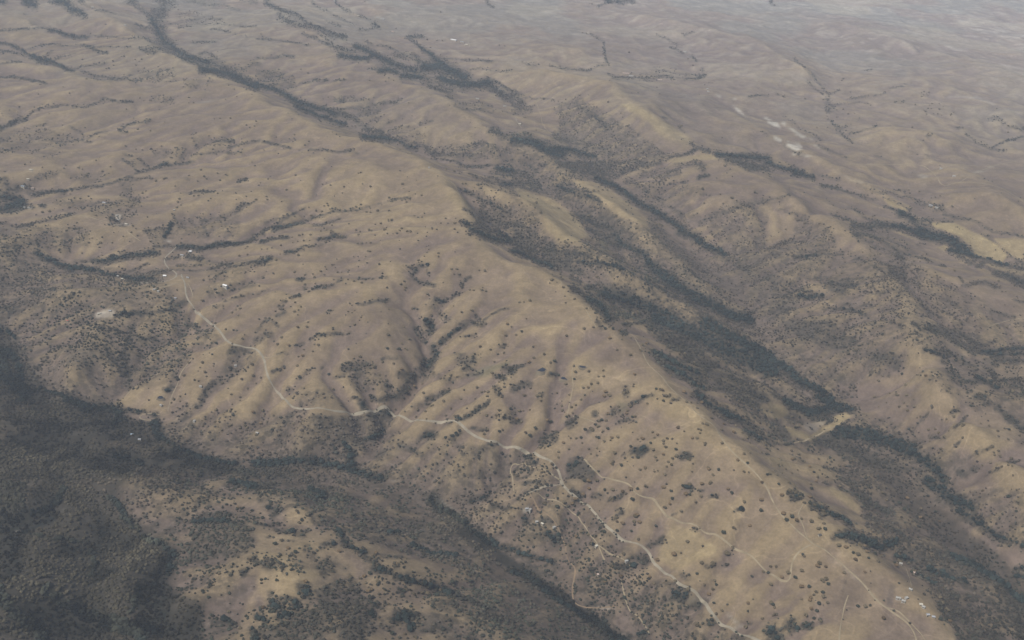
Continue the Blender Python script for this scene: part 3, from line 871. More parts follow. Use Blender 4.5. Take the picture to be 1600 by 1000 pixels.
s 120 .97 640,560 720,560 760,620 720,650
s 60 .95 100,500 250,430 380,470 480,520 600,560
s 80 .96 400,500 480,540 560,570
p .85 0,600 150,560 400,520 600,560 760,600 900,620 960,700 700,760 640,700 450,740 300,740 100,700
p .9 0,740 300,740 460,760 600,760 800,800 860,900 820,1000 380,1000 0,1000
s 130 .98 960,640 980,700 1000,740
s 50 .98 1000,740 1080,790 1180,840 1300,870 1400,890 1470,900
s 40 .95 900,600 970,590
s 26 .9 740,560 860,570 900,570
p .55 1040,640 1200,560 1240,680 1600,740 1600,900 1480,900 1300,860 1100,790 1040,740
s 120 .85 1000,820 1200,870 1400,930 1600,960
p .5 760,680 940,720 1060,820 1200,870 1400,960 1600,1000 760,1000 840,880
s 80 .93 700,840 820,860 880,900
s 60 .5 1600,860 1500,880
o 14 1250,300 1280,330 1290,355 1265,270 1150,350 1215,378 1240,383 1050,80 1075,32 1155,160 1135,155 1180,270 1205,245 1425,430 1445,468 1390,400 1500,485 1350,565 1450,530 1470,575 1440,570 1580,580 1455,600 1280,620 1265,665 1345,640 1370,640 1440,660 1515,700 1530,660 1500,680 1545,675 1600,720 945,355 910,352 870,375 855,432 750,525 1125,510 1070,520 1085,500 1125,480 1110,550 1100,575 1515,120 1450,150 1350,150 1575,280 1510,375 1600,400 1500,505 1270,700 1385,690 1580,350 1545,430 1410,60 1010,10 1030,10
@400 500
s 20 .9 340,130 400,110 450,100 540,90
s 12 .9 560,92 595,85
s 22 .6 0,70 60,20 100,10 150,50
s 60 .65 0,130 60,90 110,110
s 16 .9 240,165 300,155
s 16 .9 380,105 440,95
s 12 .7 130,215 170,205 210,215
s 30 .9 100,320 125,315
s 12 .8 165,295 185,288
s 20 .6 310,340 340,310 360,300
s 14 .9 250,368 290,370
s 20 .85 480,360 550,345
s 12 .85 410,300 435,295
s 70 .75 560,300 640,290 690,290 640,320
s 18 .8 780,260 830,240 880,240
s 40 .65 620,360 700,370 760,400
s 26 .85 200,430 205,440
s 26 .8 285,520 290,540
s 26 .7 350,500 370,480 380,450
s 50 .9 650,520 665,560
s 12 .9 590,490 640,490
s 26 .9 710,480 740,500 780,495
s 30 .85 830,400 835,430
p .35 200,420 460,440 450,540 280,540
p .4 560,340 800,330 800,450 620,460
s 50 .75 1000,60 1030,90 1050,130
s 50 .95 1060,10 1100,40 1080,70
s 60 .95 1100,160 1130,210 1090,260 1070,300
s 36 .9 1150,140 1200,110 1230,80 1290,50
s 30 .8 1270,40 1340,30 1430,15
s 12 .85 1280,110 1370,95
s 60 .7 1060,260 1000,340 950,400 910,450 860,490
s 70 .85 820,500 880,490 930,440
s 50 .7 900,340 980,350 1060,360 
s 40 .7 1100,330 1160,360
s 90 .7 1260,240 1320,260 1360,240
s 30 .85 1290,300 1360,305
s 16 .95 1220,380 1280,360 1340,345 1415,330
s 26 .9 1060,490 1130,480 1180,450 1210,445
s 40 .6 1000,530 1080,520
s 30 .8 1190,360 1240,380
s 30 .97 1250,620 1300,620 1350,590 1380,570
s 30 .95 1370,560 1420,540 1460,515
s 24 .9 1180,640 1210,640
s 30 .9 1180,740 1240,730 1290,700
s 30 .85 1260,670 1280,700
s 70 .95 1030,740 1080,730 1110,730
s 60 .85 900,790 950,800 1020,830
s 24 .8 1000,840 1040,840
s 60 .8 1290,800 1310,830
s 20 .95 1350,680 1440,685
s 60 .45 1200,760 1280,790
s 36 .97 1450,780 1490,785
s 26 .9 1540,840 1560,850
s 50 .95 800,560 830,580 760,570
s 60 .8 700,600 780,600 840,610
p .65 350,580 700,600 850,600 830,660 760,740 660,760 640,900 460,850 300,820 420,720 350,640
s 60 .95 680,740 740,730 790,700
s 110 .97 560,780 600,840 590,900
s 60 .9 480,780 500,830
s 50 .8 180,640 220,590
s 12 .9 250,570 320,570
p .55 0,680 160,660 300,640 400,720 460,860 400,880 0,860
s 130 .95 0,900 120,900 300,880 420,890
s 90 .97 420,900 560,930 700,980 800,1000
p .8 0,860 450,850 560,900 460,940 280,960 200,1000 0,1000
p .5 640,900 760,880 1000,900 1150,1000 800,1000 620,940
p .5 1280,760 1600,840 1600,1000 1100,1000 1120,880 1280,850
s 60 .7 1380,860 1440,800
s 60 .65 1200,950 1300,980 1400,960
p .6 700,820 820,800 840,870 740,890
p .3 1440,570 1600,560 1600,640 1460,620
s 60 .85 1560,300 1600,320
s 40 .85 1500,420 1530,470
s 26 .9 1490,345 1560,360
s 30 .8 1550,600 1600,620
s 16 .8 1520,170 1560,160
o 15 160,112 135,155 203,162 318,45 325,15 260,50 480,60 615,32 580,88 390,160 365,155 355,200 300,187 265,232 290,228 258,290 150,310 30,365 455,345 480,437 610,243 650,232 575,268 910,312 985,325 890,325 825,95 820,182 955,122 925,47 910,150 930,180 940,185 895,185 1103,88 1400,172 1465,188 1545,175 1550,210 1510,215 1560,100 1570,30 1595,45 1475,335 1380,425 1280,495 1215,555 1318,555 1370,495 1430,452 1410,455 1450,455 1550,400 1520,390 1520,440 1550,420 1490,265 1095,540 1105,535 1060,575 1000,610 1065,620 1120,645 1185,600 1245,605 1010,565 930,575 870,560 1100,495 1425,715 1450,685 1540,690 1520,700 1075,800 1300,600 110,600 70,640 30,650 155,615 235,650 290,630 40,570 50,600 390,700 100,690 420,465 425,488 470,487 310,470 230,490 300,430 850,445 815,380 770,390 740,290 770,345 740,300 790,265 860,275 700,330 1300,440 1445,480 1590,560 1385,330 1500,600 1440,600 1520,570 1110,330 1155,370 1215,350 610,485 720,510 880,430 990,420 1040,400 1045,460 1170,510 700,380 810,350 680,400
@800 500
o 22 200,220
o 18 135,240 105,270 265,262 240,270
s 22 .95 0,300 70,290
s 24 .9 230,330 290,340
o 17 385,290 395,328 480,325 570,320 540,357 572,355 765,345 630,60 685,75 670,70 580,58 545,40 610,118 685,122 340,103 450,58 60,77 25,95 508,48 740,222 445,427 475,427 495,405 535,398 357,470 388,375 335,405 280,460 175,475 155,480 180,508 115,430 75,475 85,475 430,500 372,550 398,535 310,540 315,570 378,585 340,610 355,600 220,630 245,640 545,635 590,592 588,632 580,450 585,455 600,470 610,480 575,482 520,660 540,668 570,695 597,685 490,680 500,690 145,680 202,687 83,708 110,727 365,742 400,742 430,740 437,772 320,772 355,810 175,802 290,827 288,860 250,905 185,955 125,940 25,975 480,810 492,840 530,850 525,735 540,742 575,762 622,740 615,755 660,737 530,805 640,835 705,868 680,905 683,915 630,890 625,905 740,797 785,750 815,748 865,775 890,740 908,722 878,703 880,818 895,860 945,775 960,800 970,745 1000,745 945,760 1030,773 1023,812 905,880 945,845 785,865 800,940 830,925 832,930 910,945 890,950 965,920 995,908 955,970 1030,850 1025,857 1110,877 975,890 1000,870 1130,900 1125,950 1180,690 1175,710 1165,685 1190,650 1215,655 1205,775 1205,785 1125,742 1155,742 1075,700 1035,680 1040,670 760,405 758,418 750,610 765,608 715,590 720,570 845,525 908,495 945,510 740,545 765,525 900,435 925,438 940,445 965,480 985,470 1005,500 1025,500 980,480 1090,515 1120,520 1155,520 1185,522 1155,552 1115,480 1075,455 1240,612 1250,615 1325,655 1400,665 1310,690 1385,705 1437,705 1440,750 1470,738 1487,770 1310,775 1410,880 1470,898 1385,942 1230,937 1290,940 1255,970 1225,930 1450,952 1480,955 1560,830 1585,800 1487,832 1450,840 1595,970 815,160 840,150 855,210 805,195 715,15 1080,215 1140,275 995,355 1045,215 835,40 30,625 60,640 45,575 70,570 110,565 15,590 600,590 560,630 535,668 655,190 455,690 665,545 640,575 720,455 700,460
p .5 0,520 60,560 40,600 0,600
s 50 .8 20,430 60,410 95,400
s 26 .85 0,640 60,640
s 22 .9 170,475 190,465
p .8 330,650 360,610 420,600 420,650 360,690
p .65 150,760 200,710 300,700 290,760 170,800
p .85 340,880 400,860 440,860 490,910 520,960 510,1000 340,1000
p .8 500,560 540,555 550,600 510,600
p .75 610,560 660,540 700,550 650,600 610,600
s 30 .8 650,630 700,620 740,630
s 40 .8 700,430 720,480
s 22 .95 800,495 870,470
s 22 .95 740,525 790,515
s 20 .95 950,470 1000,480
s 24 .97 990,505 1040,495
s 16 .95 690,838 760,832
s 50 .97 770,815 830,815 800,840
s 50 .95 1065,845 1110,850
s 30 .97 410,865 430,870
s 50 .97 360,920 400,910
s 24 .95 480,690 510,680
s 30 .9 680,75 700,75
s 24 .9 700,15 820,15
s 24 .7 520,5 570,50
p .7 820,10 900,60 1000,80 1200,120 1200,250 1100,220 1030,180 900,130 860,100
p .85 1000,80 1160,120 1200,250 1320,290 1200,340 1120,300 1030,200 960,180
p .8 870,180 1000,220 1150,300 1250,340 1400,400 1600,560 1600,650 1500,560 1350,450 1200,440 1050,380 960,330 900,260
s 40 .95 880,200 960,240 1060,300 1180,340
s 60 .9 980,300 1100,370 1200,430
s 70 .95 1150,460 1250,540 1350,600 1440,640
s 60 .9 1470,690 1540,740 1600,750
s 200 .97 900,-20 1100,60 1300,170 1500,260 1620,330
s 160 .95 1200,20 1400,120 1600,220
p .45 1250,180 1400,250 1550,300 1600,350 1600,450 1450,380 1300,290
p .5 1150,0 1300,20 1500,80 1600,120 1600,180 1400,80
p .75 1150,480 1250,480 1380,560 1500,620 1600,740 1450,680 1250,600
s 90 .8 1380,360 1480,440 1600,500
p .55 0,780 100,850 160,900 130,1000 0,1000
s 30 .95 80,855 130,860
s 30 .95 130,890 160,890
@1200 500
s 110 .97 0,240 80,290 160,350 260,410 340,450 400,520
s 120 .9 120,520 250,580 400,540 480,560
p .65 0,400 200,480 400,500 480,560 400,640 280,650 200,600 120,520 0,500
s 90 .98 300,480 420,540 520,560
p .5 0,0 100,80 260,180 420,300 560,380 560,480 460,520 300,400 100,240
p .7 100,0 430,0 440,60 560,100 600,130 500,200 300,160 100,80
p .8 600,200 700,200 800,200 850,260 830,310 740,300 640,260
p .35 440,60 600,80 600,200 500,200
s 18 .85 620,320 700,330 760,350
s 26 .9 760,20 830,20 830,50
s 26 .7 650,20 720,50
s 20 .7 650,90 720,100
s 40 .85 910,20 980,60 1050,80
s 20 .8 910,60 960,100
s 12 .9 860,155 920,160
s 12 .8 910,120 980,150
s 30 .9 980,195 1060,215 1120,235
s 60 .75 1060,180 1130,210 1200,260 1280,310
s 40 .7 1100,250 1160,330 1220,390 1300,380
s 40 .9 1300,360 1390,390 1440,420
p .7 920,0 1020,10 1160,60 1340,100 1400,150 1300,230 1160,160 1060,80
s 40 .8 1160,60 1260,130 1360,160 1420,120
s 60 .9 1330,200 1450,190 1600,180
s 26 .97 1400,215 1600,215
s 60 .7 1360,250 1480,250 1560,250
p .55 1300,250 1600,240 1600,270 1440,290 1350,330
s 26 .8 1440,370 1520,380 1600,390
s 50 .8 1400,320 1440,380 1400,450
p .6 1400,380 1600,400 1600,500 1480,520 1380,480
s 60 .85 1340,510 1450,560 1530,640 1600,690
s 50 .9 1300,480 1360,490
s 200 .95 440,700 600,720 760,760 900,820
s 100 .97 380,680 520,690 640,740
s 120 .95 850,780 950,860 1030,920 1100,1000
p .8 260,740 420,720 640,800 800,860 1000,950 1100,1000 900,1000 700,940 500,840 340,800
p .55 640,660 760,700 900,760 1100,880 1160,1000 1080,1000 900,820 720,740
p .7 0,620 100,640 200,690 220,730 120,760 0,740
s 30 .7 0,780 60,770 150,770 260,770
s 60 .7 300,760 400,800 500,860
p .6 0,740 40,770 0,850
p .45 460,560 560,560 680,600 860,640 800,740 700,700 560,640
s 30 .9 880,690 900,690
s 26 .85 700,630 720,640
s 16 .9 930,655 960,630 1000,600
s 24 .95 990,600 1010,595
s 14 .85 1160,680 1200,650 1240,615
s 18 .9 1010,740 1060,740 1100,740
s 20 .9 1160,790 1200,770
s 12 .9 1220,880 1300,830 1400,795
s 12 .8 1240,860 1310,840 1340,820
s 20 .8 1510,890 1560,880
s 20 .7 1370,960 1450,930
s 60 .8 1180,940 1240,960 1300,920
p .4 980,780 1180,820 1300,900 1280,1000 1120,1000
s 30 .9 1150,580 1180,570
s 26 .8 1250,440 1260,445
s 40 .6 1130,330 1200,400
s 30 .8 350,910 420,940 480,950
o 15 15,575 150,610 185,670 205,765 250,815 190,840 150,875 165,870 75,872 65,910 85,910 110,935 85,960 40,945 10,965 150,960 185,940 230,885 260,920 315,870 320,940 350,915 420,920 310,985 445,915 535,885 480,915 30,790 145,820 55,970 550,195 500,215 690,385 715,352 835,342 880,93 985,352 1065,355 1075,340 930,612 910,498 913,548 865,475 800,470 810,475 665,487 760,460 740,520 690,545 820,545 870,540 850,520 1045,685 1085,625 1115,622 1130,695 1100,730 1210,630 1245,600 1220,660 1215,665 1265,540 1215,740 1330,650 1380,665 1435,697 1400,795 1410,830 1450,855 1440,820 1415,845 1390,897 1340,912 1520,870 1525,915 1495,325 1490,275 1530,450 1320,465 1260,440 1120,445 1130,430 1065,710 950,605 1160,605 1010,740 1000,690 1440,730 1505,690 1570,725 1500,750 1515,120 1490,50 1430,38 1205,20 1010,760 1025,550 870,570 860,410 1080,810 1500,910 1530,975 1460,920
@0 750
p .93 0,0 180,0 160,100 170,200 150,270 0,360
p .8 180,0 400,0 560,60 700,80 750,150 860,250 900,330 1000,380 1100,440 1090,500 1050,620 1040,700 1280,760 1260,1000 0,1000 0,380 200,300
s 110 .98 390,60 360,130 300,180 200,220
s 40 .97 120,330 250,350 400,380 460,390 580,390
s 110 .98 580,450 590,520 580,600
s 110 .98 850,680 850,760 820,820
s 90 .95 680,100 750,160 780,240 850,320
s 100 .97 900,370 1000,400 1080,450 1060,560
s 200 .93 300,700 450,800 650,900 900,960
s 200 .95 0,700 100,850 250,950
s 120 .98 700,860 800,900 1000,960
p .55 700,30 880,0 1200,0 1340,40 1040,90 900,200 800,160
p .5 1040,90 1330,40 1350,100 1300,230 1180,300 1100,420 900,300 860,220 980,150
p .7 1180,300 1250,180 1420,220 1600,300 1600,420 1540,480 1380,500 1180,520 1100,540 1100,440
p .4 1100,540 1380,500 1600,600 1600,700 1500,720 1380,900 1260,900 1280,760 1060,680
s 60 .9 1200,260 1340,260 1440,270
s 26 .9 1380,200 1440,220
s 90 .9 1440,20 1520,20 1600,40
s 40 .8 1360,260 1400,290
s 30 .8 1430,590 1450,595
s 60 .9 1400,880 1470,920
p .6 1250,860 1500,850 1500,920 1300,1000 1250,1000
s 40 .9 1560,560 1500,600
s 60 .9 1570,940 1600,1000
o 17 1120,245 1155,265 1490,175 1545,245 1585,268 1480,235 1520,240 1500,930 1530,565 1440,590 1540,560 1200,640 1480,300 1460,330 1560,500 1590,540 1370,590 1310,600 1380,720 1430,830
@400 750
p .58 60,0 200,0 330,60 500,40 700,120 800,170 870,200 900,230 1040,230 1150,270 1300,330 1600,560 1600,700 1480,640 1240,560 1120,520 1040,500 800,420 640,380 500,310 360,290 340,240 280,130
p .9 0,0 100,0 200,30 60,60 0,50
p .5 360,0 1000,0 1080,90 1110,130 1320,260 1600,400 1600,560 1300,330 1040,220 880,200 780,110
s 90 .98 1080,120 1150,180 1250,230 1330,290 1400,350 1500,390
s 60 .97 1350,330 1450,400 1600,440
s 60 .97 980,410 1100,460 1250,480
s 80 .95 340,60 420,100 380,120
s 40 .97 810,320 890,325
s 60 .97 500,310 560,380 600,420 680,450
p .45 1080,0 1600,0 1600,60 1340,160 1140,110
s 40 .97 1340,130 1400,110 1460,80
p .45 1340,170 1500,120 1600,140 1600,380 1420,320
s 60 .8 1480,150 1560,180
p .5 1200,0 1440,0 1320,130 1180,90
p .55 0,60 180,50 340,110 340,170 200,190 100,220 60,170 0,150
s 30 .9 90,170 150,195 100,230
s 26 .9 0,270 60,280 140,280
s 26 .97 120,310 200,325 270,330 330,325
s 20 .9 240,345 320,357
s 12 .97 60,370 110,360
s 16 .97 150,380 230,382
s 70 .97 0,510 60,530 110,530
s 40 .97 60,500 140,510 170,560
s 60 .97 310,420 350,470 400,530 430,590
s 90 .95 400,530 460,550 480,510
s 50 .97 410,420 450,400 490,410
s 40 .97 450,490 500,530 550,560
s 60 .8 540,380 620,430 680,470
s 60 .85 680,470 760,500
s 60 .95 740,550 800,560 860,575
s 20 .95 790,470 850,475 910,480
s 24 .97 870,520 890,535
s 90 .96 880,600 930,610 950,640
s 30 .96 890,690 940,685
s 40 .96 960,630 1040,640
s 60 .93 1060,650 1140,680 1220,710
s 50 .85 1200,700 1300,740 1400,780 1500,820
s 90 .95 280,670 320,680 300,720
s 80 .96 100,730 110,780 150,800
s 40 .96 140,740 200,740
s 70 .97 240,770 270,800
s 90 .97 150,850 200,850
s 50 .95 10,860 50,880
p .75 360,680 460,640 600,600 660,670 640,740 700,800 700,860 600,900 480,960 400,1000 0,1000 0,920 200,880 220,820 380,800 380,720
p .85 540,880 720,820 760,900 760,960 640,1000 500,1000
s 60 .93 700,830 740,860
s 24 .9 580,600 610,620
s 80 .95 860,880 920,870 980,900 960,930
s 80 .9 880,840 1000,850
p .6 760,880 1000,820 1200,840 1400,900 1400,1000 1000,960 900,920 780,960
p .55 1080,740 1240,740 1300,780 1400,840 1600,900 1600,1000 1400,1000 1300,860 1100,820
s 80 .8 1400,840 1520,860 1600,900
p .5 1300,560 1480,600 1600,700 1600,880 1500,800 1360,720
s 36 .95 730,780 770,790
s 30 .8 640,740 720,740
o 22 200,432 118,405 215,535 520,450 245,455 160,382 270,270 285,255 320,225 255,195 885,530 650,620 675,605 710,590 685,645 590,610 805,690 812,712 720,690 985,715 1035,710 1045,745 1130,725 1070,715 800,820 850,965 930,965 1000,985 1225,645 760,640 700,700 590,610 705,690 750,460 740,470 1080,720 880,525 770,860 1150,690 45,805 210,810 120,910 310,640 940,690 830,780
@800 750
p .6 0,430 180,470 260,560 300,640 380,760 440,820 560,880 600,910 700,980 740,1000 400,1000 200,830 0,600
s 60 .97 0,440 80,470 180,500 230,530
s 90 .98 0,570 100,600 200,690 300,760 360,800 440,840
s 60 .98 60,600 180,650 280,740 380,810
s 120 .93 440,850 560,900 640,980 720,1000
s 60 .95 180,490 250,530
p .5 0,600 120,680 300,800 500,920 560,1000 0,1000
s 60 .6 0,700 200,850 400,980
p .4 0,110 40,100 130,60 300,40 300,10 0,20
s 16 .9 30,110 80,90 130,70 160,50 250,40
s 24 .97 60,20 140,15 200,10
s 90 .97 220,340 260,355 300,345 260,370
s 50 .9 60,240 90,250
s 60 .85 190,250 240,260
s 40 .7 360,285 420,275
s 40 .6 180,145 220,155
p .5 0,260 180,260 220,330 200,400 0,400
p .5 360,320 400,520 400,560 480,600 640,600 660,560 640,700 700,1000 560,880 440,800 380,720 400,560 330,450
p .3 180,100 300,80 300,200 200,180
s 30 .9 500,400 530,410
s 24 .95 530,520 580,520
s 40 .93 650,550 700,550 760,525
s 40 .9 780,490 840,520 
s 30 .7 720,490 770,480
s 40 .8 480,560 560,570
s 40 .8 580,590 620,600
p .5 780,420 860,460 880,520 780,540
p .6 400,600 620,560 700,620 680,720 500,740 420,700
p .55 640,700 800,620 1000,640 1020,760 1200,760 1200,830 1400,950 1600,1000 700,1000 740,920
s 30 .97 490,775 500,780
s 100 .95 1020,710 1060,740 1080,700
s 40 .95 1020,650 1040,680
s 60 .85 1090,820 1150,790 1200,760
s 100 .95 790,960 830,950
s 30 .8 860,800 900,770
s 50 .85 380,80 420,110
s 20 .96 380,130 400,130
s 20 .95 600,120 650,105 690,80
s 50 .7 510,100 560,105
s 24 .96 650,240 680,210 700,200
s 14 .9 655,180 700,182
s 50 .97 940,375 980,360
s 30 .8 930,400 960,395
s 30 .96 1125,320 1155,320
s 14 .97 1000,212 1035,212
s 20 .97 1395,190 1435,187
s 24 .97 1240,100 1280,103
s 16 .95 1160,65 1195,65
s 36 .95 1095,50 1120,60
s 50 .55 1060,590 1100,600
s 30 .9 1220,545 1270,530
s 16 .85 1310,535 1350,535
s 30 .8 840,400 900,390
s 40 .6 540,290 560,340
s 30 .95 1335,460 1365,460
s 14 .95 1455,890 1500,890
s 30 .9 1280,970 1310,980
o 22 480,60 578,68 627,68 740,65 783,60 835,47 945,52 993,73 710,90 690,80 750,130 625,125 445,98 280,175 325,145 375,155 415,215 430,330 400,357 475,345 520,358 395,125 220,105 205,150 655,265 655,320 650,240 690,275 745,325 762,265 795,270 790,375 770,230 780,225 898,293 953,175 1010,470 1055,458 1095,390 1148,143 1070,45 1110,38 1185,30 1235,25 1240,18 1348,63 1373,87 1450,140 1558,130 1555,198 1385,305 1485,290 1320,335 1378,425 1340,460 1350,465 1185,525 1225,550 1255,530 1260,535 1570,577 1497,607 1265,633 1200,658 1275,660 1255,690 1230,720 1260,775 1310,820 1275,840 1245,880 1155,915 1473,775 1565,870 1460,925 860,610 795,655 885,650 905,505 575,330 695,470 500,405 1100,690 1020,635 680,610 450,10 530,12 480,15 700,740 1055,200 985,155 1000,120 1180,105 1085,95 1110,97 620,545 580,640 1155,590 1090,790 1560,20
@1200 750
o 22 130,18 165,35 85,100 65,30 265,28 300,12 270,58 450,45 260,110 260,150 225,145 95,215 148,235 208,245 178,260 115,257 270,265 348,275 355,312 310,310 325,305 440,315 440,415 485,425 215,470 225,480 15,545 50,545 210,573 360,548 305,535 320,525 310,545 475,583 125,585 85,612 170,615 15,657 208,673 255,673 360,625 345,640 375,655 335,630 545,505 532,460 560,470 620,452 627,492 688,512 705,478 670,465 675,465 265,740 285,720 300,705 260,755 340,708 345,735 208,748 315,777 370,772 268,810 303,825 235,852 330,885 285,870 15,775 40,800 30,785 45,850 30,850 560,795 605,797 720,870 790,520 820,520 800,540 895,580 910,580 880,522 1085,775 1075,740 1135,885 1075,875 1120,820 1115,810 345,200 345,220 320,240 215,100 200,110 190,95 175,85 150,75 135,75 265,110 290,160 605,580 0,585 575,410 600,420 820,150 955,185 1070,265 1045,205 715,85 950,240 850,190 740,130 870,120 1500,110 1560,140 1520,290 1550,200 1340,70
s 30 .95 120,75 180,75
s 40 .95 150,105 200,110
s 60 .9 280,160 330,180 340,210
s 40 .97 340,170 400,210 460,240 520,290
s 14 .95 460,240 480,240
s 60 .95 410,355 470,350 520,370
s 90 .93 500,350 600,380 720,430 800,380
p .8 420,340 620,340 700,360 800,370 900,340 1000,420 1200,460 1280,480 1400,560 1500,640 1600,740 1600,1000 1480,960 1400,800 1300,720 1200,680 1100,650 1000,640 960,600 800,450 700,440 560,410
s 40 .93 800,470 860,490 920,500
s 40 .97 920,580 980,620 1040,650
s 80 .97 1000,560 1100,600 1250,640
s 100 .96 1150,480 1280,520 1400,600 1520,700 1600,760
s 60 .8 1080,780 1160,860 1200,950
p .7 1100,700 1300,720 1400,800 1480,960 1500,1000 1180,1000 1140,900 1080,860
s 60 .85 1140,730 1200,740
s 26 .6 440,10 500,0
s 50 .8 490,10 560,70 620,130 700,180
p .65 480,0 560,60 620,100 700,130 780,190 760,220 860,280 760,310 600,250 590,140
s 100 .85 620,140 720,190 760,200
s 40 .7 600,230 700,280
s 60 .85 740,300 820,340 880,370
p .5 600,260 860,260 860,340 720,340 620,330
s 60 .6 860,0 1000,80 1100,160
s 150 .96 1000,10 1130,100 1220,150 1260,170
s 90 .9 1180,190 1300,260 1400,330 1480,380
s 60 .85 1240,180 1330,250
p .55 860,20 1000,60 1100,170 1000,130 900,90
p .4 1240,60 1600,40 1600,350 1540,400 1380,260 1280,140
p .45 860,220 1000,200 1180,300 1350,400 1460,480 1280,480 1150,440 960,400 900,340
s 60 .9 1480,360 1560,400 1600,420
s 60 .97 1540,600 1600,600
s 40 .98 1560,560 1600,550
s 12 .6 480,620 470,700
p .5 1040,170 1250,230 1250,290 1180,260
s 110 .95 20,940 60,970 30,1000
s 60 .85 120,900 150,880 150,930
s 40 .93 170,930 220,910 260,910
s 20 .93 330,880 335,890
'''
